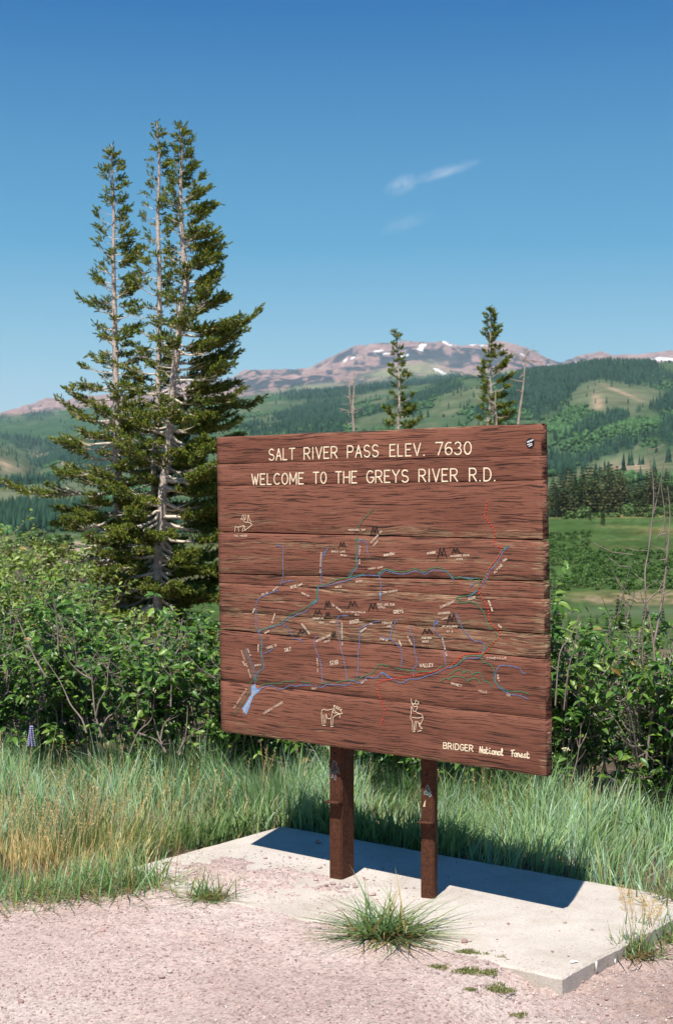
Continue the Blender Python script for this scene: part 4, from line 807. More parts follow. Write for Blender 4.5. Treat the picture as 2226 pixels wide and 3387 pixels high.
# left: standing long-legged shape about 6 cm tall
post_fig(PL, .061, [(.0, 1), (.12, .92), (.22, .85), (.12, .82), (.25, .62), (.33, .38), (.26, .36), (.15, .5), (.12, .0), (.02, .03), (.08, .3), (-.02, .42), (-.05, .12), (-.2, .08), (-.08, .2), (-.15, .4), (-.3, .18), (-.32, .28), (-.1, .6), (-.08, .8)], None, .078, (.024, .398), M_SIL, M_STD)
post_fig(PR, .062, [(.0, 1), (.18, .72), (.1, .68), (.3, .45), (.18, .42), (.32, .2), (.2, .05), (-.02, .25), (-.2, .2), (-.3, .42), (-.12, .5), (-.18, .68)], None, .050, (.028, .385), M_SIL, M_TEAL)
A = Acc(); A.add([(.010, -.001, .350), (.018, -.001, .349), (.020, -.001, .372), (.026, -.001, .378), (.016, -.001, .370), (.012, -.001, .358)], [list(range(6))]); A.obj('torn_sticker', mat('torn_paper', (.62, .5, .32), .8), PR)

# ------------------------------------------------------------------ gravel, stones
def stone_mesh(seed):
    V, Fc = tmpl_blob(seed); V = (V-np.array([0, 0, .5]))*np.array([2.2, 1.8, 1.1]); return V, Fc
def octa(seed):
    r_ = np.random.default_rng(seed); V = np.array([(1,0,0),(0,1,0),(-1,0,0),(0,-1,0),(0,0,.7),(0,0,-.7)])*r_.uniform(.6, 1.2, (6, 1))*.6
    return V, np.array([(0,1,4),(1,2,4),(2,3,4),(3,0,4),(1,0,5),(2,1,5),(3,2,5),(0,3,5)])
def pebbles():
    n = 72000
    u = rng.uniform(0, 1, n)
    y = rng.uniform(3.5, 6.2, n)**1.0; x = rng.uniform(-1, 1, n)*(.255*y+.15)
    a, b = ab(x, y); g = (b < 5.15) & ~((a < -4.25) & (y > 5.6))
    on = (a > -4.27) & (a < -2.21) & (b > 4.01) & (b < 5.09)
    patch_ = np.exp(-((a+3.72)/.55)**2-((b-4.36)/.32)**2)*(vn(x*9, y*9, 5) > .3)+.25*(b < 4.12)
    keep = g & (~on | (rng.uniform(0, 1, n) < .018+patch_*1.1)); clump = vn(x*4, y*4, 66)
    keep &= (rng.uniform(0, 1, n) < .35+.9*clump)
    x, y, on = x[keep], y[keep], on[keep]; n = len(x)
    z = np.where(on, np.maximum(zg(x, y), 0), zg(x, y)); s = .0014+.0065*rng.uniform(0, 1, n)**6*1.5; s = np.where(on, s*.95+.0006, s)
    pal = np.array([(.60, .48, .44), (.36, .23, .21), (.62, .54, .50), (.33, .26, .25), (.50, .34, .30)]); C = pal[rng.integers(0, 5, n)]*rng.uniform(.75, 1.1, (n, 1))
    o = scatter('gravel', [octa(s_) for s_ in range(8)], np.stack([x, y, z+s*.15], -1), s, s, C, M_STONE, 'small pinkish gravel strewn over the dirt and the slab', 'gravel')
pebbles()
big = [(1052,2790,.020),(1046,2914,.012),(1080,2937,.011),(1150,2936,.012),(1102,2928,.014),(1176,2938,.012),(1236,2963,.014),(1228,2964,.010),(1343,2941,.007),(893,2868,.010),(878,2842,.010),(640,2879,.007),(340,3103,.013),(320,3104,.008),(280,3095,.008),(563,3237,.011),(535,3253,.013),(552,3187,.009),(575,3202,.006),(1057,2873,.012),
       (70,3316,.013),(202,3200,.008),(280,3302,.009),(485,3155,.007),(865,3345,.008),(1050,3347,.006),(1536,3120,.014),(1555,3116,.008),(1870,3055,.007),(1827,3151,.008),(1850,3082,.005),(2145,3017,.006),(1681,3059,.008),(490,3236,.007),(1240,3246,.006),(2050,3206,.010),(2047,3250,.009),(1930,3372,.012),(2006,3290,.008),(1816,3350,.010),(700,3150,.006),(1340,3270,.007),(1560,3292,.007),(1250,2948,.006),(960,2840,.008),(1010,2870,.007)]
SM = []
for s in range(6):
    V, Fc = stone_mesh(20+s)
    c = np.array([(.42, .27, .24), (.50, .38, .34), (.33, .20, .18), (.50, .43, .39), (.38, .28, .25), (.3, .22, .21)][s])
    me_ = mesh_np('stone', V, Fc, M_STONE, None, np.broadcast_to(c, (len(V), 3)), link=False); SM.append(me_)
bigname = {0: 'largest reddish stone in the sign shadow beside the left post', 12: 'pale stone on the gravel below the left grass bank', 15: 'upper of two stones lying together on the open gravel', 16: 'flat stone left of its mate on the open gravel', 26: 'reddish stone right of the big tuft, at the slab edge', 20: 'brown stone near the bottom-left corner of the gravel'}
for i, (sx, sy, s) in enumerate(big):
    s *= 1.35
    x, y = ground_at(sx, sy, 0); a, b = ab(x, y); on = -4.27 < a < -2.21 and 4.01 < b < 5.09
    if not on: x, y = ground_at(sx, sy, -.03)
    z = max(float(zg(x, y)), 0 if on else -9)
    o = inst('stone', SM[i % 6], Matrix.Translation((x, y, z+s*.25)) @ Euler((random.uniform(-.2, .2), random.uniform(-.2, .2), random.uniform(0, 6))).to_matrix().to_4x4() @ Matrix.Diagonal((s, s, s*.8, 1)))
    if i in bigname: tag(o, bigname[i], 'stone')
    elif on: tag(o, 'small reddish stone lying on the concrete slab', 'stone', 'stones on the slab')
    else: tag(o, 'small stone lying on the open gravel', 'stone', 'stones on the gravel')

# ------------------------------------------------------------------ grass
def blades(P, L_, wd, th0, bend, az, seg=5, twist=0, fold=0):
    n = len(P); t = np.linspace(0, 1, seg+1)
    th = th0[:, None]+bend[:, None]*t[None]; ds = (L_/seg)[:, None]
    dr = np.sin((th[:, :-1]+th[:, 1:])/2)*ds; dz = np.cos((th[:, :-1]+th[:, 1:])/2)*ds
    r = np.concatenate([np.zeros((n, 1)), np.cumsum(dr, 1)], 1); z = np.concatenate([np.zeros((n, 1)), np.cumsum(dz, 1)], 1)
    ca, sa = np.cos(az)[:, None], np.sin(az)[:, None]
    c = P[:, None]+np.stack([r*ca, r*sa, z], -1)
    tw = az+np.pi/2+twist; W = (wd[:, None]*(1-t**1.6)[None]*.5)
    W[:, -1] = wd*.02
    wx = np.stack([np.cos(tw)[:, None]*W, np.sin(tw)[:, None]*W, 0*W], -1)
    V = np.stack([c-wx, c+wx], 2)                                     # n, seg+1, 2, 3
    k = np.arange(seg)*2; Fb = np.stack([k, k+1, k+3, k+2], -1)
    Fc = Fb[None]+(np.arange(n)*(seg+1)*2)[:, None, None]
    return V.reshape(-1, 3), Fc.reshape(-1, 4), np.tile(t, (n, 1))
def field(name, x, y, L_, wd, th0, bend, cols, label, cat, az=None, z=None, tipdry=.25, seg=5):
    n = len(x); z = zg(x, y)-.01 if z is None else z
    az = rng.uniform(0, 6.283, n) if az is None else az
    V, Fc, t = blades(np.stack([x, y, z], -1), L_, wd, th0, bend, az, seg, twist=rng.uniform(-.9, .9, n))
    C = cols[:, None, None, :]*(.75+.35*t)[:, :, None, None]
    C = C*(1-tipdry*(t**3)[:, :, None, None])+np.array([.30, .24, .10])*tipdry*(t**3)[:, :, None, None]
    C = np.broadcast_to(C, (n, t.shape[1], 2, 3)).reshape(-1, 3)
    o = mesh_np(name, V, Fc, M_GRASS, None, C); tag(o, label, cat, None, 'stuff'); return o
def shrubline(x): return 7.5-.40*x-.25*(x < 0)*0
def grass():
    n = 120000
    x = rng.uniform(-3.0, 3.0, n); y = rng.uniform(5.0, 8.9, n); a, b = ab(x, y)
    nb = fbm(x*3, y*3, 3, 15)-.5
    reg = ((b > 5.115) | ((a < -4.32) & (y > 5.46+.35*nb+.12*sst(-1.0, -1.6, x)))) & (y < shrubline(x)+.7) & (np.abs(x) < .25*y+.5) & (a < -1.0)
    bare = ell(x, y, *ground_at(565, 2740, -.05), .26, .22)*1.5 + .8*ell(x, y, *ground_at(30, 2905, -.05), .12, .10)
    reg &= rng.uniform(0, 1, n) > bare*1.25
    # sparser where soil shows
    cl = fbm(x*2.2, y*2.2, 3, 19); reg &= rng.uniform(0, 1, n) < np.clip(.30+1.6*(cl-.25), 0, 1)
    x, y, a, b = x[reg], y[reg], a[reg], b[reg]; n = len(x); cl = fbm(x*1.6, y*1.6, 3, 25)
    dry = np.clip(1.0*ell(x, y, -1.45, 6.05, .50, .30)+.45*ell(x, y, -.80, 6.2, .28, .2)+.5*(cl-.5), 0, 1)
    fr = (a < -4.3)*sst(6.1, 5.5, y)
    isdry = rng.uniform(0, 1, n) < dry*.6*sst(.25, .55, fbm(x*7, y*7, 2, 33))*1.6
    L_ = rng.uniform(.20, .44, n)*(1+.25*(cl-.5)); L_ *= np.where(b < 5.3, .8, 1); L_ = np.where(fr > .2, L_*.62, L_); L_ = L_*(1+.12*sst(5.8, 7.2, y)); L_ *= np.where(isdry, .85, 1)
    hc = fbm(x*4.5, y*4.5, 3, 27); L_ *= .30+.54*sst(.25, .75, hc)
    wd = rng.uniform(.0025, .0065, n); broad = (rng.uniform(0, 1, n) < .10); wd = np.where(broad, rng.uniform(.008, .014, n), wd)
    th0 = np.abs(rng.normal(.12, .16, n)); bend = np.abs(rng.normal(.75, .5, n)); bend = np.where(isdry, bend*.6, bend)
    az = 6.283*2*fbm(x*2.3, y*2.3, 2, 29)+rng.normal(0, .9, n)
    green = np.array([.26, .45, .19])*rng.uniform(.55, 1.35, (n, 1))*np.array([1, 1, 1])
    blu = np.array([.36, .52, .37]); yel = np.array([.36, .46, .16]); mx = rng.uniform(0, 1, (n, 1))
    C = np.where(mx < .42, green, np.where(mx < .80, blu*rng.uniform(.6, 1.3, (n, 1)), yel*rng.uniform(.6, 1.3, (n, 1))))
    straw = np.array([.85, .64, .29])*rng.uniform(.6, 1.25, (n, 1)); olive = np.array([.28, .31, .09])*rng.uniform(.6, 1.3, (n, 1))
    near = dry > .25
    C = np.where((near & ~isdry)[:, None], olive*.5+C*.5, C)
    for nm, m_, lab in (('grass', ~isdry, 'long blue-green grass growing between the slab and the shrubs'), ('dry_grass', isdry, 'straw-coloured dry grass patch at the left edge')):
        field(nm, x[m_], y[m_], L_[m_], wd[m_], th0[m_], bend[m_], np.where(isdry[:, None], straw, C)[m_], lab, 'grass', az=az[m_], seg=5)
    # dead thatch lying low
    k = 22000; i = rng.integers(0, n, k)
    field('thatch', x[i]+rng.normal(0, .02, k), y[i]+rng.normal(0, .02, k), rng.uniform(.05, .16, k), rng.uniform(.002, .005, k), rng.uniform(.6, 1.4, k), rng.uniform(0, .6, k), np.array([.52, .38, .21])*rng.uniform(.4, 1.1, (k, 1)), 'brown dead thatch at the foot of the grass', 'thatch', seg=3)
    print('grass', n)
    # tan seed heads on thin stalks
    k = 300; xs_ = rng.normal(-1.2, .42, k); ys_ = rng.normal(6.1, .38, k); ok = (np.abs(xs_) < .25*ys_+.2) & (ys_ > 5.6) & (ys_ < 7.4); aa, bb = ab(xs_, ys_); ok &= (aa < -4.35) | (bb > 5.15); xs_, ys_ = xs_[ok], ys_[ok]
    xs_ = np.concatenate([xs_, rng.uniform(-2, 1.9, 90)]); ys_ = np.concatenate([ys_, shrubline(xs_[-90:])-rng.uniform(.2, 1.1, 90)]); k = len(xs_)
    aa, bb = ab(xs_, ys_); ok = ((aa < -4.35) | (bb > 5.2)); xs_, ys_ = xs_[ok], ys_[ok]; k = len(xs_)
    A = Acc()
    for q in range(k):
        z0 = float(zg(xs_[q], ys_[q])); h = random.uniform(.20, .34); lx, ly = random.gauss(.03, .04), random.gauss(0, .04)
        P0 = np.array([xs_[q], ys_[q], z0]); P1 = P0+np.array([lx, ly, h]); A.tube([P0, (P0+P1)/2+np.array([-lx*.2, 0, .01]), P1], [.0012, .001, .0008], 3)
        for r in range(12):
            t = .74+.26*r/12; c = P0+(P1-P0)*t; d = np.array([random.gauss(0, .8), random.gauss(0, .8), 1.0]); d /= np.linalg.norm(d); e = c+d*random.uniform(.005, .014)
            sd_ = np.cross(d, [random.gauss(0, 1), random.gauss(0, 1), .1]); sd_ /= np.linalg.norm(sd_)+1e-6
            A.add([c, (c+e)/2+sd_*.0017, e, (c+e)/2-sd_*.0017], [(0, 1, 2, 3)])
    tag(A.obj('seed_heads', M_SEED), 'tan grass seed heads standing over the dry patch at the left', 'seed heads', None, 'stuff')
    # broad-leaved grass hugging the slab's back-left edge
    k = 900; aa = rng.uniform(-4.45, -3.35, k); bb = 5.13+np.abs(rng.normal(0, .13, k)); aa = np.where(rng.uniform(0, 1, k) < .25, -4.33-np.abs(rng.normal(0, .1, k)), aa); bb = np.where(aa < -4.31, rng.uniform(4.5, 5.2, k), bb)
    X, Y = xy(aa, bb); field('broad_grass', X, Y, rng.uniform(.10, .24, k), rng.uniform(.008, .015, k), np.abs(rng.normal(.15, .2, k)), rng.uniform(.2, 1.2, k), np.array([.22, .34, .12])*rng.uniform(.6, 1.25, (k, 1)), 'broad pale green grass hugging the back-left edge of the slab', 'grass', seg=5, tipdry=.1)
grass()
def tuft(name, loc, n, Lr, spread, wr_, label, dryf=.12, lean=0, seed=0, base=.04, cmul=1.):
    r_ = np.random.default_rng(seed); z = float(zg(*loc)); a, b = ab(*loc)
    if -4.28 < a < -2.2 and 4.0 < b < 5.1: z = max(z, 0)
    root = empty(name, (loc[0], loc[1], z)); tag(root, label, 'grass tuft')
    for k in range(n):
        az = r_.uniform(0, 6.283); th = min(abs(r_.normal(0, spread)), 1.42); th = th if spread < 1.3 or th > .35 else r_.uniform(.5, 1.35)
        if lean: az = az if r_.uniform() > .3 else lean
        L_ = r_.uniform(*Lr)*(1 if th > .7 else .72)
        P = np.array([[r_.normal(0, base), r_.normal(0, base*.7), -.008]])
        bend = r_.uniform(.1, .55)+.35*th; bend = min(bend, 1.62-th) if th+bend > 1.62 else bend
        V, Fc, t = blades(P, np.array([L_]), np.array([r_.uniform(*wr_)]), np.array([th]), np.array([bend]), np.array([az]), 7, twist=r_.uniform(-.7, .7))
        V[:, 2] = np.maximum(V[:, 2], .002+.004*r_.uniform())
        if r_.uniform() < dryf: c = np.array([.45, .32, .13])*r_.uniform(.6, 1.2); 
        else: c = np.array([[.18, .31, .12], [.22, .34, .18], [.13, .24, .08], [.27, .35, .11]][r_.integers(0, 4)])*r_.uniform(.7, 1.25)*cmul
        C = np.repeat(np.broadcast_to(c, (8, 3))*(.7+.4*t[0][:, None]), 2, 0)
        C = C.reshape(8, 2, 3); tip = (t[0] > .8)[:, None, None]; C = np.where(tip & (r_.uniform() < .5), np.array([.28, .2, .12]), C).reshape(-1, 3)
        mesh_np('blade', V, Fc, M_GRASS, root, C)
    A = Acc()
    for k in range(n//2):
        az = r_.uniform(0, 6.283); l = r_.uniform(.03, .11); p = np.array([r_.normal(0, base*1.2), r_.normal(0, base), .004+r_.uniform(0, .012)]); q = p+np.array([math.cos(az)*l, math.sin(az)*l*.8, r_.uniform(-.002, .015)]); s_ = np.array([-math.sin(az), math.cos(az), 0])*.0022
        A.add([p-s_, p+s_, q+s_*.3, q-s_*.3], [(0, 1, 2, 3)], np.array([.42, .28, .13])*r_.uniform(.5, 1.1))
    o = A.obj('dead_blades', M_GRASS, root); o['kind'] = 'stuff'
    return root
tuft('grass_tuft', ground_at(1285, 3105, -.01), 360, (.13, .38), 1.35, (.004, .0095), 'large sprawling green grass tuft on the slab front edge before the posts', seed=1, base=.045)
tuft('grass_tuft', ground_at(690, 2978, -.01), 130, (.08, .22), 1.0, (.003, .007), 'small low grass tuft on the gravel at the slab left end', seed=2, base=.035, cmul=1.15)
tR = tuft('grass_tuft', ground_at(2105, 3195, -.08), 170, (.07, .21), 1.0, (.003, .007), 'grass tuft with seed stalks against the slab right end', seed=3, base=.04, cmul=1.1)
tuft('grass_tuft', ground_at(2200, 3130, -.08), 150, (.09, .25), .8, (.004, .008), 'taller grass tuft at the right picture edge behind the slab end', seed=4, base=.06, cmul=1.1)
tuft('grass_tuft', ground_at(2225, 3030, -.06), 60, (.08, .18), .6, (.004, .009), 'grass tuft by the slab back corner at the right edge', seed=5, base=.07)
tuft('grass_tuft', ground_at(430, 2960, -.04), 260, (.13, .31), .7, (.003, .007), 'dense grass clump bordering the gravel by the slab left corner', seed=6, base=.10, cmul=1.3)
tuft('grass_tuft', ground_at(290, 2985, -.04), 260, (.12, .30), .75, (.003, .007), 'dense grass clump in the middle of the bank front', seed=7, base=.12, dryf=.15, cmul=1.3)
tuft('grass_tuft', ground_at(110, 3000, -.04), 220, (.10, .25), .8, (.003, .007), 'low grass clump at the left end of the bank front', seed=8, base=.12, dryf=.2, cmul=1.3)
# panicles on the right tuft
A = Acc()
for q in range(5):
    P0 = np.array([random.gauss(-.01, .015), random.gauss(0, .015), 0]); P1 = P0+np.array([-.05+.035*q, random.uniform(-.02, .02), .24-.02*q]); A.tube([P0, (P0+P1)/2+np.array([.006, 0, 0]), P1], [.0014, .0011, .0008], 4)
    for r in range(26):
        t = .62+.38*r/26; c = P0+(P1-P0)*t; d = np.array([random.gauss(0, 1), random.gauss(0, 1), .7]); d /= np.linalg.norm(d); l = .035*(1.12-t)*2; e = c+d*l
        A.tube([c, e], [.0005, .0004], 3)
        for _ in range(2):
            f = e+np.array([random.gauss(0, .003) for _ in range(3)]); A.add([f, f+np.array([.002, 0, .003]), f+np.array([0, 0, .007]), f+np.array([-.002, .001, .003])], [(0, 1, 2, 3)])
o = A.obj('seed_stalks', M_SEED, tR); o['label'] = 'olive-brown seed stalks above the tuft'
# low mats of weed on the gravel
def weed(sx, sy, r0, label, group=None):
    x, y = ground_at(sx, sy, -.03); z = float(zg(x, y)); A = Acc()
    for k in range(int(420*(r0/.03)**1.6)):
        an = random.uniform(0, 6.283); rr = r0*math.sqrt(random.random())*(1+.4*math.sin(an*3+sx)); p = np.array([rr*math.cos(an)*1.3, rr*math.sin(an), 0]); d = np.array([random.gauss(0, .7), random.gauss(0, .7), 1]); d /= np.linalg.norm(d); h = random.uniform(.005, .014)
        s_ = np.cross(d, [random.gauss(0, 1), random.gauss(0, 1), 0]); s_ /= np.linalg.norm(s_)+1e-6; c = p+d*h*.5; A.add([p, c+s_*.0016, p+d*h, c-s_*.0016], [(0, 1, 2, 3)], np.array(random.choice([(.20, .25, .08), (.28, .29, .11), (.14, .20, .06), (.38, .31, .15)]))*random.uniform(.7, 1.2))
    o = A.obj('weed_mat', M_GRASS); o.location = (x, y, z); tag(o, label, 'weed', group)
for k, (cx, cy, r0) in enumerate([(1090, 737, .024), (1260, 648, .022), (1270, 775, .034), (1395, 775, .026), (1430, 838, .042), (1500, 832, .024), (1380, 660, .010), (1480, 678, .012), (1208, 612, .008), (1030, 638, .006), (1320, 655, .012), (1280, 870, .014)]):
    weed(900+cx*.5115, 2850+cy*.5115, r0, ['lone low weed mat on the gravel below the big tuft', 'small weed mat touching the slab front edge', 'round weed mat at the left of the weed cluster'][k] if k < 3 else 'tiny low weed mat on the gravel before the slab front edge', None if k < 3 else 'low weed mats before the slab')
weed(1715, 3340, .018, 'weed mat nearest the bottom edge, below the slab corner')

# ------------------------------------------------------------------ shrubs
def leaf_mesh(seed, L_=.062, W=.026):
    r_ = np.random.default_rng(seed); t = np.array([0, .2, .5, .8, 1.]); w_ = np.array([.02, .75, 1, .55, .02])*W/2; dr = r_.uniform(.15, .4)
    V = []
    for q, ww in zip(t, w_):
        z = -dr*L_*q*q; V += [(-ww, q*L_, z+ww*.45), (0, q*L_, z), (ww, q*L_, z+ww*.45)]
    Fc = []
    for k in range(4):
        for s in (0, 1): i = k*3+s; Fc.append((i, i+1, i+4, i+3))
    return np.array(V), np.array(Fc)
LT = [leaf_mesh(s) for s in range(4)]
LCOL = [(.058, .14, .020), (.095, .19, .03), (.036, .095, .017), (.16, .26, .042), (.072, .16, .025)]
LM = []
for c in LCOL:
    for t_ in range(2):
        V, Fc = LT[t_]; LM.append(mesh_np('leaf', V, Fc, M_LEAF, None, np.broadcast_to(np.array(c), (len(V), 3)), link=False))
def orient(D, r_):
    """rotation matrices whose y axis is D and whose z axis points mostly up"""
    n = len(D); D = D/np.linalg.norm(D, axis=1)[:, None]; U = np.array([0, -.25, 1.])+r_.normal(0, .45, (n, 3)); X = np.cross(D, U); X /= np.linalg.norm(X, axis=1)[:, None]; Z = np.cross(X, D)
    return np.stack([X, D, Z], -1)
def shrub(x, y, H, R, nst, nleaf, nsingle, label, group=None, blossoms=0, seed=0, cm=1., lsize=1., bare=.0, name='leafy_shrub', yel=0., zb=None, tallshoot=0):
    r_ = np.random.default_rng(seed); z = float(zg(x, y)) if zb is None else zb
    root = empty(name, (x, y, z)); tag(root, label, 'shrub', group)
    A = Acc(); LP = []; LD = []
    for s in range(nst):
        az = r_.uniform(0, 6.283); rr = R*r_.uniform(.1, 1)**.7; h = H*r_.uniform(.72, 1.0)*(1-.28*(rr/R)**2)
        if s < tallshoot: h = H*r_.uniform(1.0, 1.1)
        b0 = np.array([r_.normal(0, R*.25), r_.normal(0, R*.2), 0]); b1 = np.array([rr*math.cos(az), rr*math.sin(az), h])
        t = np.linspace(0, 1, 7)[:, None]; mid = b0*(1-t)+b1*t; mid[:, :2] -= (b1-b0)[:2]*(t*(1-t))*.5; mid += r_.normal(0, .012, mid.shape)*(t > 0)
        A.tube(mid, np.linspace(.0075, .0018, 7)*r_.uniform(.7, 1.2), 5)
        isb = r_.uniform() < bare
        for k in range(9):
            f = r_.uniform(.18, 1.0); p = np.array([np.interp(f, t[:, 0], mid[:, q]) for q in range(3)]); a2 = r_.uniform(0, 6.283); l = r_.uniform(.10, .30)*(1.15-.5*f)*H
            d = np.array([math.cos(a2), math.sin(a2), r_.uniform(.2, 1.1)]); d /= np.linalg.norm(d); e = p+d*l; m_ = (p+e)/2+np.array([0, 0, -.02])
            A.tube([p, m_, e], [.0028, .002, .0011], 4)
            if isb: continue
            nl = int(r_.integers(7, 14)); ft = np.linspace(.2, 1.0, nl)
            for q, g in enumerate(ft):
                c = p+(e-p)*g; sd = np.cross(d, [0, 0, 1]); sd /= np.linalg.norm(sd)+1e-6; ld_ = sd*(1 if q % 2 else -1)*r_.uniform(.5, 1)+d*r_.uniform(.2, .8)+np.array([0, 0, r_.uniform(-.6, .2)])+r_.normal(0, .25, 3)
                LP.append(c); LD.append(ld_)
    stems = A.obj('stems', M_STEM, root)
    LP = np.array(LP); LD = np.array(LD)
    if len(LP) > nleaf: i = r_.permutation(len(LP))[:nleaf]; LP = LP[i]; LD = LD[i]
    n = len(LP); Rm = orient(LD, r_); sc_ = r_.uniform(.45, 1.25, n)*lsize
    front = -(LP[:, 1])-.3*np.abs(LP[:, 0])+.15*LP[:, 2]+r_.normal(0, .03, n); order = np.argsort(-front)
    sel = order[:nsingle]; rest = order[nsingle:]
    for i in sel:
        M = Matrix.Identity(4)
        for a_ in range(3):
            for b_ in range(3): M[a_][b_] = Rm[i][a_][b_]*sc_[i]
            M[a_][3] = LP[i][a_]
        inst('leaf', LM[int(r_.integers(0, len(LM)))], M, root)
    accV = []; accF = []; accC = []; off = 0
    for k in range(4):
        i = rest[k::4]; V, Fc = LT[k]; vv = np.einsum('nij,vj->nvi', Rm[i]*sc_[i][:, None, None], V)+LP[i][:, None]
        c = np.array(LCOL)[r_.integers(0, 5, len(i))]*r_.uniform(.75, 1.25, (len(i), 1))*cm
        c = c*(1-yel)+np.array([.30, .37, .07])*yel*r_.uniform(.5, 1.2, (len(i), 1)); dd_ = r_.uniform(0, 1, (len(i), 1)) < .02; c = np.where(dd_, np.array([.30, .20, .07]), c)
        accV.append(vv.reshape(-1, 3)); accF.append((Fc[None]+(np.arange(len(i))*len(V))[:, None, None]+off).reshape(-1, 4)); accC.append(np.repeat(c, len(V), 0)); off += len(i)*len(V)
    if len(rest): o = mesh_np('foliage', np.concatenate(accV), np.concatenate(accF), M_LEAF, root, np.concatenate(accC)); o['kind'] = 'stuff'
    for k in range(blossoms):
        i = order[int(r_.integers(0, max(60, len(order)//3)))]; B = Acc(); p0 = LP[i]+np.array([0, -.015, .01]); d = np.array([r_.normal(0, .6), r_.normal(-.3, .4), r_.uniform(-.6, .6)]); d /= np.linalg.norm(d); l = r_.uniform(.022, .045)
        for q in range(26):
            c = p0+d*l*r_.uniform()+r_.normal(0, .0045, 3); s_ = .0042; B.add([c+np.array([s_, 0, 0]), c+np.array([0, s_, 0]), c-np.array([s_, 0, 0]), c-np.array([0, s_, 0]), c+np.array([0, 0, s_]), c-np.array([0, 0, s_])], [(0, 1, 4), (1, 2, 4), (2, 3, 4), (3, 0, 4), (1, 0, 5), (2, 1, 5), (3, 2, 5), (0, 3, 5)])
        B.obj('blossom', M_BLOSSOM, root)
    return root
# front row, from the left edge of the picture to the right
row = [(-2.05, 8.35, .98, 'leafy shrub at the far left edge with cream blossoms, behind the lupine'), (-1.55, 8.25, 1.0, 'leafy shrub behind the lupine, second from the left edge'), (-1.05, 8.05, 1.02, 'leafy shrub with grey forked stems showing, below the fir'),
       (-.55, 7.95, 1.08, 'leafy shrub whose top shows just left of the sign'), (-.08, 7.75, 1.0, 'leafy shrub partly behind the lower left corner of the sign'), (.38, 7.55, .95, 'leafy shrub seen under the sign between the two posts'), (.82, 7.35, .95, 'leafy shrub seen under the sign right of the posts'),
       (1.22, 7.25, 1.22, 'leafy shrub just right of the sign with tall shoots'), (1.60, 7.0, 1.06, 'leafy shrub at the right edge under the bare twigs'), (2.05, 6.85, 1.05, 'leafy shrub running out of the right edge of the picture')]
for i, (x, y, H, lab) in enumerate(row):
    shrub(x, y, H, .38, 25, 2900, 210, lab, None, blossoms=[5, 4, 3, 4, 3, 2, 1, 5, 4, 3][i], seed=100+i, bare=.16, tallshoot=(2 if i == 7 else 0))
back = [(-2.7, 9.6, 1.05), (-2.15, 9.9, 1.1), (-1.6, 9.5, 1.08), (-1.05, 9.2, 1.05), (-.5, 9.0, 1.0), (0, 8.8, .95), (.5, 8.5, .92), (1.0, 8.3, .9), (1.55, 8.2, .95), (2.0, 8.0, .9), (2.45, 7.9, .9)]
for i, (x, y, H) in enumerate(back):
    shrub(x, y, H*1.04, .44, 22, 2300, 60, ['second-row shrub beyond the left picture edge','second-row shrub at the left edge behind the lupine','second-row shrub with its top left of the leftmost fir','second-row shrub below the leftmost fir','second-row shrub below the crooked fir','second-row shrub hidden mostly by the sign left edge','second-row shrub behind the middle of the sign','second-row shrub behind the right post','second-row shrub directly right of the sign','second-row shrub behind the bare twigs','second-row shrub at the right picture edge'][i], 'second row of shrubs', blossoms=2, seed=200+i, bare=.1)
lb = [(-3.1, 12.6, 1.75), (-2.75, 12.0, 1.65), (-2.35, 11.6, 1.42), (-3.3, 14.2, 1.9), (-2.9, 13.4, 1.75), (-2.6, 14.8, 1.7), (-2.5, 10.8, 1.4), (-1.9, 10.6, 1.0), (-1.3, 10.2, .9), (-.7, 10.0, .85), (-2.85, 11.0, 1.5), (.1, 9.8, .85), (1.6, 9.4, .85), (2.2, 9.6, .85), (1.2, 9.3, .8)]
for i, (x, y, H) in enumerate(lb):
    shrub(x, y, H, .5, 18, 1900, 0, 'yellow-green shrub on the slope behind the leafy green bushes', 'yellow-green shrubs behind the left bushes', seed=300+i, yel=.55, lsize=.9, name='small_leaved_shrub')
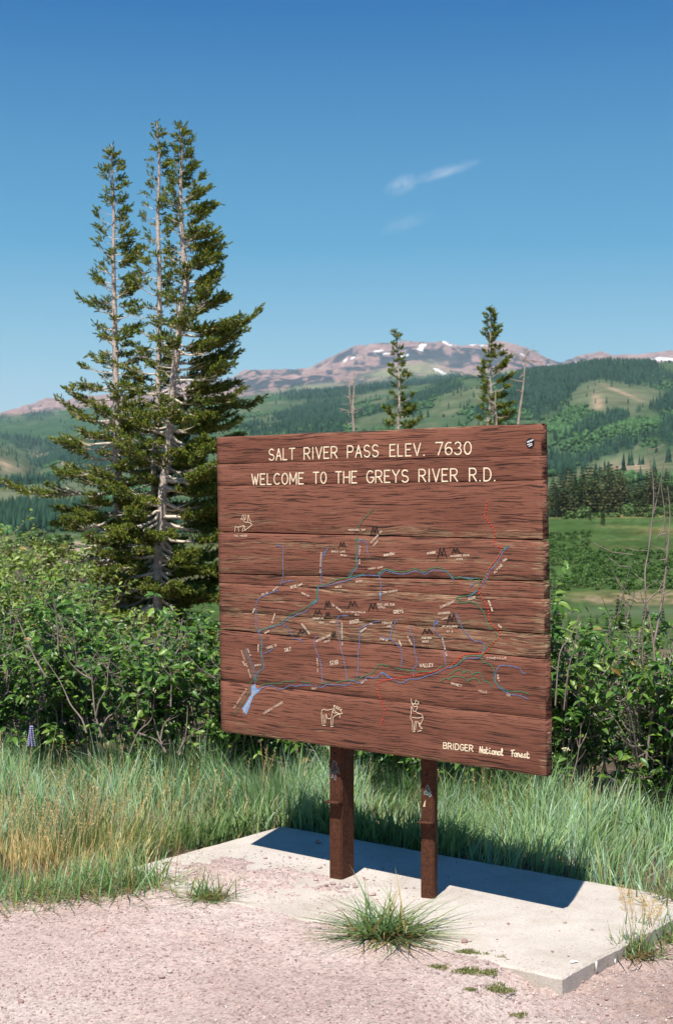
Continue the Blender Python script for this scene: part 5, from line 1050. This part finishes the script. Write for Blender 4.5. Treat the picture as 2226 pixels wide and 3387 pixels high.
# dead twiggy shrub at the right edge
M_TWIG = mat('dry_twig', (.24, .185, .16), .85, var=.35, vscale=18)
def deadtwigs():
    d = 6.9; root = empty('bare_shrub', ((2150*1.0-CX)/F*d, d, float(zg(1.52, d)))); tag(root, 'tall bare twiggy shrub with grey stems at the right edge', 'shrub')
    def W(vx, vy, dd=0): s = vx*1.42327, vy*1.42327; return np.array([(s[0]-CX)/F*(d+dd)-root.location.x, dd, EYE-(s[1]-HY)/F*(d+dd)-root.location.z])
    Ls = [[(1500, 1830), (1488, 1760), (1478, 1700), (1470, 1610)], [(1478, 1700), (1487, 1620), (1480, 1560), (1462, 1500), (1453, 1440), (1448, 1380), (1425, 1335), (1422, 1320)], [(1500, 1780), (1512, 1680), (1520, 1600), (1518, 1500), (1502, 1400), (1498, 1330), (1506, 1280), (1517, 1180), (1516, 1110), (1507, 1060), (1503, 1045)],
          [(1518, 1500), (1530, 1440), (1540, 1380), (1548, 1300), (1546, 1240), (1541, 1170), (1535, 1120), (1545, 1060)], [(1500, 1600), (1492, 1520), (1496, 1450), (1500, 1405), (1478, 1390), (1455, 1375), (1430, 1340)], [(1512, 1680), (1530, 1620), (1560, 1570)], [(1506, 1280), (1512, 1220), (1528, 1150), (1534, 1110)],
          [(1490, 1700), (1470, 1650), (1455, 1610)], [(1548, 1300), (1556, 1200), (1550, 1130)], [(1520, 1600), (1545, 1500), (1570, 1440)], [(1540, 1380), (1556, 1372)], [(1546, 1240), (1530, 1245), (1522, 1262)], [(1548, 1300), (1530, 1302)], [(1502, 1400), (1520, 1380), (1545, 1365)], [(1507, 1650), (1480, 1640), (1440, 1660), (1400, 1675)], [(1455, 1440), (1470, 1395), (1474, 1370)],
          [(1320, 1840), (1335, 1790), (1345, 1740), (1350, 1680)], [(1345, 1740), (1365, 1700), (1372, 1660)], [(1310, 1650), (1320, 1560), (1335, 1500), (1345, 1440)], [(1290, 1640), (1300, 1520), (1325, 1480), (1345, 1430)]]
    for k, l in enumerate(Ls):
        P = np.array([W(x, y, .04*math.sin(k*2.3+i*.4)) for i, (x, y) in enumerate(l)]); P = smooth(P, 3)
        A = Acc(); A.tube(P, np.linspace(.0068 if k in (0, 2, 3) else .004, .0015, len(P)), 5)
        for q in range(2, len(P), 2):
            if random.random() < .6:
                dd = np.array([random.gauss(0, .05), random.gauss(0, .04), random.uniform(.0, .08)]); A.tube([P[q], P[q]+dd*.6, P[q]+dd+np.array([0, 0, .01])], [.002, .0015, .0009], 4)
        A.obj('branch', M_TWIG, root)
deadtwigs()
# grey bare stems among the left shrubs
def leftbare():
    d = 7.75; x0 = (640*.5*1.4-CX)/F*d
    root = empty('bare_shrub', ((370-CX)/F*d, d, float(zg(-1.2, d)))); tag(root, 'bare grey forked stems standing in front of the left shrubs', 'shrub')
    def W(sx, sy, dd=0): return np.array([(sx-CX)/F*(d+dd)-root.location.x, dd, EYE-(sy-HY)/F*(d+dd)-root.location.z])
    c = lambda p: (p[0]*.5115, 2000+p[1]*.5115)
    Ls = [[(660, 860), (620, 720), (605, 600), (595, 490), (555, 440), (500, 360), (480, 200), (445, 80)], [(595, 485), (520, 440), (450, 370), (410, 290), (390, 240), (340, 200)], [(620, 740), (640, 640), (690, 540), (700, 430), (715, 340)], [(560, 830), (530, 740), (460, 650), (420, 560), (380, 480), (300, 360)], [(640, 860), (690, 740), (740, 700), (800, 610)], [(600, 500), (590, 400), (580, 350)],
          [(840, 960), (900, 820), (980, 740), (1000, 560)], [(1075, 960), (1030, 860), (1000, 760), (975, 650), (965, 470)], [(1105, 660), (1110, 500), (1100, 420)], [(900, 740), (890, 620), (895, 540)], [(1150, 960), (1200, 860), (1215, 660)], [(300, 470), (230, 350), (160, 200), (110, 80), (60, 40)], [(380, 300), (370, 100), (355, 0)], [(890, 830), (1020, 880), (1060, 950)], [(1040, 870), (1060, 780), (1110, 720)], [(1160, 975), (1180, 900), (1190, 850)]]
    for k, l in enumerate(Ls):
        P = smooth(np.array([W(*c(p), .05*math.sin(k*1.7+i*.5)) for i, p in enumerate(l)]), 3); A = Acc(); A.tube(P, np.linspace(.006, .0016, len(P)), 5)
        for q in range(2, len(P), 2):
            if random.random() < .55: dd = np.array([random.gauss(0, .04), random.gauss(0, .03), random.uniform(.0, .07)]); A.tube([P[q], P[q]+dd*.6, P[q]+dd], [.0018, .0014, .0008], 4)
        A.obj('branch', M_TWIG, root)
leftbare()
# lupine
def lupine():
    d = 7.3; x = (105-CX)/F*d; z0 = float(zg(x, d)); root = empty('lupine', (x, d, z0)); tag(root, 'single pale purple lupine spike above the grass at the left', 'flower')
    zt = EYE-(2404-HY)/F*d-z0; zb_ = EYE-(2466-HY)/F*d-z0
    A = Acc(); A.tube([(-.04, 0, 0), (-.015, 0, zb_*.6), (0, 0, zb_), (.002, 0, zt)], [.003, .0028, .0022, .001], 5); A.obj('stalk', mat('lupine_stalk', (.35, .24, .16), .8), root)
    A = Acc(); k = 0
    for lv in np.linspace(zb_, zt, 11):
        rr = .016*(1.15-(lv-zb_)/(zt-zb_)*.75)
        for q in range(7):
            an = q*.9+k; k += .35; c = np.array([rr*math.cos(an), rr*math.sin(an), lv]); s_ = .0055; A.add([c+np.array([s_, 0, 0]), c+np.array([0, s_, .001]), c-np.array([s_, 0, 0]), c-np.array([0, s_, 0]), c+np.array([0, 0, s_]), c-np.array([0, 0, s_])], [(0, 1, 4), (1, 2, 4), (2, 3, 4), (3, 0, 4), (1, 0, 5), (2, 1, 5), (3, 2, 5), (0, 3, 5)])
    A.obj('petals', mat('lupine_petal', (.33, .30, .52), .7, var=.3, vscale=200), root)
lupine()

# ------------------------------------------------------------------ the fir trees
def sprig_tmpl(n=12):
    V = []; Fc = []
    r_ = np.random.default_rng(5)
    for k in range(n):
        t = .1+.85*k/n; an = k*2.4; o = np.array([math.cos(an)*.5, math.sin(an)*.5+.25, .9]); o /= np.linalg.norm(o); l = .5*(1.05-.3*t)
        s = np.array([-math.sin(an), math.cos(an), 0])*.11; b = np.array([0, 0, t]); V += [b-s, b+s, b+o*l]; Fc.append((3*k, 3*k+1, 3*k+2))
    return np.array(V), np.array(Fc)
SPV, SPF = sprig_tmpl()
def sprigs(P, D, size, c, r_):
    n = len(P); D = D/(np.linalg.norm(D, axis=1)[:, None]+1e-9); U = r_.normal(size=(n, 3)); X = np.cross(D, U); X /= np.linalg.norm(X, axis=1)[:, None]+1e-9; Y = np.cross(D, X)
    R_ = np.stack([X, Y, D], -1)*size[:, None, None]
    V = np.einsum('nij,vj->nvi', R_, SPV)+P[:, None]; Fc = SPF[None]+(np.arange(n)*len(SPV))[:, None, None]
    return V.reshape(-1, 3), Fc.reshape(-1, 3), np.repeat(c, len(SPV), 0)
def fir(name, d, path, rad, left, right, nb, label, zbase, group=None, seed=0, sz=.058, dens=1.25, bareL=.55, ybot=1500, frontlen=.6, droop=.12, topfol=.12, step=1., up=.35, frontbare=.75):
    """trunk path in view units at depth d; left/right give crown reach in view units by height"""
    r_ = np.random.default_rng(seed); k_ = 1.42327/F*d
    W = lambda vx, vy: np.array([(vx*1.42327-CX)/F*d, d, EYE-(vy-1175)*k_])
    P = smooth(np.array([W(*p) for p in path]), 4); n = len(P)
    vys = 1175-(P[:, 2]-EYE)/k_
    base = P[-1].copy(); P = np.vstack([P, [base[0]+.02, d, zbase]]); vys = np.append(vys, 1175-(zbase-EYE)/k_)
    root = empty(name, (P[-1][0], d, zbase)); tag(root, label, 'tree', group); o0 = P[-1].copy(); P = P-o0
    P[:, 1] += .03*np.sin(np.linspace(0, 5, len(P)))
    rr = np.interp(vys, rad[0], rad[1])*k_/2
    A = Acc(); A.tube(P[::-1], rr[::-1], 9); A.obj('trunk', M_BARK, root, smooth=True)
    zz = P[::-1, 2]
    def at(z): return np.array([np.interp(z, zz, P[::-1, 0]), np.interp(z, zz, P[::-1, 1]), z]), float(np.interp(z, zz, rr[::-1]))
    top = P[0, 2]; bot = EYE-(ybot-1175)*k_-o0[2]
    for b in range(nb):
        f = (b+r_.uniform(0, 1))/nb; z = top-(top-bot)*f**.92; vy = 1175-(z+o0[2]-EYE)/k_
        if vy < path[0][1]+8: continue
        p, tr = at(z); az = (b*2.399+r_.normal(0, .6)) % 6.283; z += r_.normal(0, .02)*(rel_ := f)*3; cx, cy = math.cos(az), math.sin(az)
        reach = (np.interp(vy, *right) if cx > 0 else np.interp(vy, *left))*k_
        side = reach*abs(cx)+frontlen*reach*(1-abs(cx)); L_ = side*r_.uniform(.62, 1.08)
        if L_ < .03: L_ = .03
        lit = 1 if cx > -.1 else 0
        rel = f
        el0 = up*(1-rel)-droop*rel*2.2+r_.normal(0, .15)
        m = 7; t = np.linspace(0, 1, m); path_ = p+np.stack([cx*L_*t, cy*L_*t, L_*(math.tan(el0)*t+.16*t*t-.08*np.sin(t*3.1))], -1)
        path_ += np.cumsum(r_.normal(0, .022*L_, path_.shape), 0)*(t[:, None] > 0)
        br = max(tr*.36, .005)*(.6+.6*min(L_, 1)); A = Acc(); A.tube(path_, np.linspace(br, .0022, m), 5)
        # side twigs
        isbare = (cx < .15 and r_.uniform() < bareL) or (cy < -.35 and r_.uniform() < frontbare) 
        SP = []; SD = []; dn = dens*(1+.7*sst(.45, .8, rel))*(1.25 if cx > .1 else .8)
        nt_ = max(4, int(L_*28)); s0 = (.72 if rel < .5 else .5) if isbare else (.22 if cx > -.2 else .38)
        if isbare and L_ < .25: s0 = .8
        for q in range(nt_):
            g = s0*.6+(1-s0*.6)*(q+r_.uniform())/nt_; g = min(g, 1); c = np.array([np.interp(g, t, path_[:, i]) for i in range(3)]); sgn = 1 if q % 2 else -1
            dirb = path_[-1]-path_[0]; dirb /= np.linalg.norm(dirb); sd = np.cross(dirb, [0, 0, 1])*sgn; tl = (.08+.34*L_*(1-g)*1.1)*r_.uniform(.6, 1.1)*step
            td = dirb*.75+sd*r_.uniform(.4, 1)+np.array([0, 0, r_.uniform(-.15, .35)]); td /= np.linalg.norm(td); e = c+td*tl
            A.tube([c, (c+e)/2-np.array([0, 0, .01]), e], [br*.35, br*.25, .0014], 4)
            if g < s0: continue
            ns = max(3, int(tl/.017*dn)); u = (np.arange(ns)+r_.uniform(0, 1, ns))/ns; pts = c+(e-c)*u[:, None]+r_.normal(0, .012, (ns, 3)); SP.append(pts); SD.append(td[None]+r_.normal(0, .45, (ns, 3))+np.array([0, 0, .25]))
        ns = int(L_/.016*dn*(1-s0))+3; u = s0+(1-s0)*np.arange(ns)/ns; pts = np.stack([np.interp(u, t, path_[:, i]) for i in range(3)], -1)+r_.normal(0, .012, (ns, 3)); SP.append(pts); SD.append(np.broadcast_to(path_[-1]-path_[-2], (ns, 3))/max(np.linalg.norm(path_[-1]-path_[-2]), 1e-6)+r_.normal(0, .5, (ns, 3)))
        bo = A.obj('branch', M_DEADB, root)
        SP = np.concatenate(SP); SD = np.concatenate(SD); n2 = len(SP)
        c = np.array([[.175, .225, .038], [.26, .29, .05], [.10, .155, .034], [.36, .32, .065]])[r_.choice(4, n2, p=[.38, .30, .20, .12])]*r_.uniform(.7, 1.3, (n2, 1))
        V, Fc, C = sprigs(SP, SD, sz*r_.uniform(.7, 1.25, n2), c, r_); fo = mesh_np('needles', V, Fc, M_NEEDLE, bo, C); fo['kind'] = 'stuff'
    # leader at the top
    nt2 = int(26*dens); zt = top-np.linspace(0, 1, nt2)*(top-bot)*topfol; SP = np.array([at(q)[0] for q in zt])+r_.normal(0, .01, (nt2, 3))
    c = np.tile(np.array([[.05, .075, .022]]), (nt2, 1))*r_.uniform(.7, 1.3, (nt2, 1)); V, Fc, C = sprigs(SP, np.tile([[0, 0, 1.]], (nt2, 1))+r_.normal(0, .4, (nt2, 3)), np.full(nt2, sz*.75), c, r_); mesh_np('crown_tip', V, Fc, M_NEEDLE, root, C)['kind'] = 'stuff'
    return root
ZB = float(zg(-2.5, 18.))
fir('fir_tree', 18.3, [(261, 335), (262, 420), (265, 500), (264, 600), (266, 700), (268, 800), (270, 900), (272, 1000), (274, 1100), (279, 1250), (282, 1400)], ([335, 450, 600, 900, 1050, 1250, 1450], [3, 5.5, 9, 15, 20, 22, 24]),
    ([335, 400, 450, 520, 600, 710, 780, 870, 960, 1060, 1130, 1220, 1330, 1450], [5, 22, 32, 42, 46, 74, 50, 70, 150, 165, 215, 245, 250, 230]), ([335, 400, 450, 560, 650, 800, 950, 1100, 1400], [5, 28, 46, 56, 66, 74, 95, 120, 140]), 190,
    'leftmost of the three fir trunks, leaning bare boughs to the left', ZB, seed=1, bareL=.35)
fir('fir_tree', 18.0, [(366, 285), (369, 340), (371, 400), (367, 500), (370, 600), (371, 700), (370, 800), (368, 900), (365, 1000), (360, 1100), (362, 1250), (366, 1400)], ([285, 400, 600, 900, 1100, 1400], [3, 6, 10, 14, 16, 20]),
    ([285, 380, 450, 600, 800, 1000, 1200, 1400], [4, 20, 32, 48, 80, 120, 170, 200]), ([285, 380, 450, 600, 800, 1000, 1400], [4, 16, 34, 44, 60, 70, 90]), 160,
    'middle fir of the three, straight thin trunk between its neighbours', ZB, seed=2, bareL=.8)
fir('fir_tree', 17.6, [(421, 290), (424, 350), (420, 450), (424, 550), (429, 610), (434, 655), (427, 690), (419, 740), (411, 830), (401, 900), (395, 1000), (386, 1080), (379, 1150), (375, 1220), (370, 1300), (367, 1400)], ([290, 450, 600, 700, 900, 1100, 1200, 1400], [3, 8, 13, 14, 17, 20, 24, 22]),
    ([290, 380, 450, 600, 800, 950, 1100, 1250, 1400], [4, 22, 32, 44, 62, 100, 130, 170, 190]), ([290, 340, 380, 450, 550, 620, 670, 720, 770, 830, 880, 940, 1000, 1100, 1400], [4, 20, 36, 68, 98, 104, 128, 120, 200, 168, 165, 215, 220, 215, 200]), 250,
    'tallest fir of the three with a crooked trunk and dense foliage on its right', ZB, seed=3, bareL=.6, dens=1.45)
# smaller firs and snags farther back, seen over the sign's top
fir('fir_tree', 40., [(920, 768), (922, 800), (926, 860), (928, 920), (926, 990), (926, 1100)], ([768, 860, 990, 1300], [1.5, 3.5, 6, 10]), ([768, 800, 830, 870, 910, 950, 990, 1100], [3, 16, 14, 26, 20, 32, 46, 60]), ([768, 800, 830, 870, 910, 950, 990, 1100], [3, 14, 16, 26, 34, 40, 52, 60]), 120,
    'slender fir rising over the middle of the sign', float(zg(-3., 40.))-.1, seed=4, sz=.10, dens=.75, bareL=.2, ybot=1290, step=.8, up=.5, topfol=.25)
fir('fir_tree', 38., [(1139, 712), (1140, 760), (1138, 830), (1140, 900), (1134, 990), (1134, 1100)], ([712, 830, 990, 1100], [1.5, 4, 8, 9]), ([712, 740, 800, 830, 860, 900, 950, 990, 1100], [3, 15, 22, 18, 30, 22, 22, 26, 40]), ([712, 740, 800, 830, 860, 900, 950, 990, 1100], [3, 15, 26, 20, 52, 52, 52, 62, 60]), 150,
    'dense dark fir standing above the right part of the sign', float(zg(4., 38.))-.1, seed=5, sz=.10, dens=1.15, bareL=.25, ybot=1290, step=.8, up=.5, topfol=.2)
def snag(path, d, r0, side, label, seed, tw=12):
    r_ = np.random.default_rng(seed); k_ = 1.42327/F*d; W = lambda vx, vy: np.array([(vx*1.42327-CX)/F*d, d, EYE-(vy-1175)*k_]); P = smooth(np.array([W(*p) for p in path]), 4); P = np.vstack([P, [P[-1][0], d, float(zg(P[-1][0], d))-.05]])
    root = empty('dead_snag', tuple(P[-1])); tag(root, label, 'dead tree'); o = P[-1].copy(); P = P-o; A = Acc(); R_ = np.linspace(.012, r0, len(P)); A.tube(P, R_, 6); A.obj('trunk', M_SNAG, root, smooth=True)
    for q in range(tw):
        i = int(r_.integers(2, len(P)-1)); A = Acc(); az = r_.uniform(0, 6.283); l = r_.uniform(.1, .55)*side; d_ = np.array([math.cos(az), math.sin(az)*.6, r_.uniform(-.4, .5)]); p = P[i]; m_ = p+d_*l*.5+r_.normal(0, .03, 3); e = p+d_*l+np.array([0, 0, r_.uniform(-.1, .15)]); A.tube([p, m_, e], [.016, .011, .005], 4)
        for s in range(3): f = m_+(e-m_)*r_.uniform(); A.tube([f, f+r_.normal(0, .09, 3)], [.007, .003], 3)
        A.obj('branch', M_SNAG, root)
snag([(821, 860), (823, 900), (820, 950), (822, 1000), (823, 1150)], 36., .05, 1., 'bare double-stemmed snag over the left part of the sign top', 1)
snag([(812, 885), (813, 920), (818, 955), (822, 975), (823, 1100)], 36.05, .04, .6, 'shorter dead stem leaning against the snag over the sign top', 2, 6)
snag([(1225, 808), (1219, 850), (1215, 900), (1208, 950), (1203, 1000), (1195, 1150)], 34., .045, .8, 'thin leaning dead trunk right of the dense fir', 3, 10)
snag([(1152, 905), (1150, 940), (1153, 990), (1156, 1150)], 37., .045, .7, 'short dead trunk standing in front of the dense fir', 4, 8)

# ------------------------------------------------------------------ thin clouds and the air
def cloud(cx, cy, hl, hh, rot, tau, label, d=14000.):
    k_ = 1.42327/F*d; bm = bmesh.new(); bmesh.ops.create_icosphere(bm, subdivisions=3, radius=1); me = bpy.data.meshes.new('cloud'); bm.to_mesh(me); bm.free()
    o = bpy.data.objects.new('cloud', me); COL.objects.link(o); o.location = ((cx*1.42327-CX)/F*d, d, EYE-(cy-1175)*k_); o.scale = (hl*k_, 260, hh*k_); o.rotation_euler = (0, math.radians(-rot), 0)
    m = bpy.data.materials.new('cloud_vapour'); m.use_nodes = True; t = m.node_tree; N = t.nodes; L = t.links; N.remove(N['Principled BSDF']); vs = N.new('ShaderNodeVolumeScatter'); vs.inputs['Anisotropy'].default_value = 0
    tc = N.new('ShaderNodeTexCoord'); le = N.new('ShaderNodeVectorMath'); le.operation = 'LENGTH'; L.new(tc.outputs['Object'], le.inputs[0])
    f = N.new('ShaderNodeMapRange'); f.interpolation_type = 'SMOOTHSTEP'; f.inputs[1].default_value = 1; f.inputs[2].default_value = .1; L.new(le.outputs['Value'], f.inputs[0])
    mp = N.new('ShaderNodeMapping'); mp.inputs['Scale'].default_value = (3.0, 1.2, 1.5); mp.inputs['Location'].default_value = (cx*.01, 0, cy*.02); L.new(tc.outputs['Object'], mp.inputs[0])
    nz = N.new('ShaderNodeTexNoise'); nz.inputs['Scale'].default_value = 1; nz.inputs['Detail'].default_value = 4; L.new(mp.outputs[0], nz.inputs[0])
    g = N.new('ShaderNodeMapRange'); g.inputs[1].default_value = .32; g.inputs[2].default_value = .68; g.inputs[4].default_value = tau/260; L.new(nz.outputs[0], g.inputs[0])
    mu = N.new('ShaderNodeMath'); mu.operation = 'MULTIPLY'; L.new(f.outputs[0], mu.inputs[0]); L.new(g.outputs[0], mu.inputs[1]); L.new(mu.outputs[0], vs.inputs['Density']); L.new(vs.outputs[0], N['Material Output'].inputs['Volume'])
    me.materials.append(m); tag(o, label, 'cloud', None, 'stuff')
cloud(1035, 400, 105, 15, 17, .75, 'thin white wisp of cloud, brighter upper end')
cloud(935, 430, 58, 26, 22, .6, 'faint lower left end of the white wisp of cloud')
cloud(940, 520, 85, 22, 18, .22, 'barely visible cloud wisp below the brighter one')
def haze():
    bm = bmesh.new(); bmesh.ops.create_cube(bm, size=1); me = bpy.data.meshes.new('haze'); bm.to_mesh(me); bm.free()
    o = bpy.data.objects.new('haze', me); COL.objects.link(o); o.scale = (36000, 36000, 1650); o.location = (0, 0, 1650/2-120)
    m = bpy.data.materials.new('haze'); m.use_nodes = True; t = m.node_tree; t.nodes.remove(t.nodes['Principled BSDF']); v = t.nodes.new('ShaderNodeVolumePrincipled')
    v.inputs['Color'].default_value = (.60, .80, 1.0, 1); v.inputs['Density'].default_value = 3.0e-5; v.inputs['Anisotropy'].default_value = 0; t.links.new(v.outputs[0], t.nodes['Material Output'].inputs['Volume'])
    me.materials.append(m); tag(o, 'thin blue summer haze over the valley and the far mountain', 'haze', None, 'stuff')
haze()
print('objects', len(bpy.data.objects), 'tris', sum(len(o.data.polygons) for o in bpy.data.objects if o.type == 'MESH'))
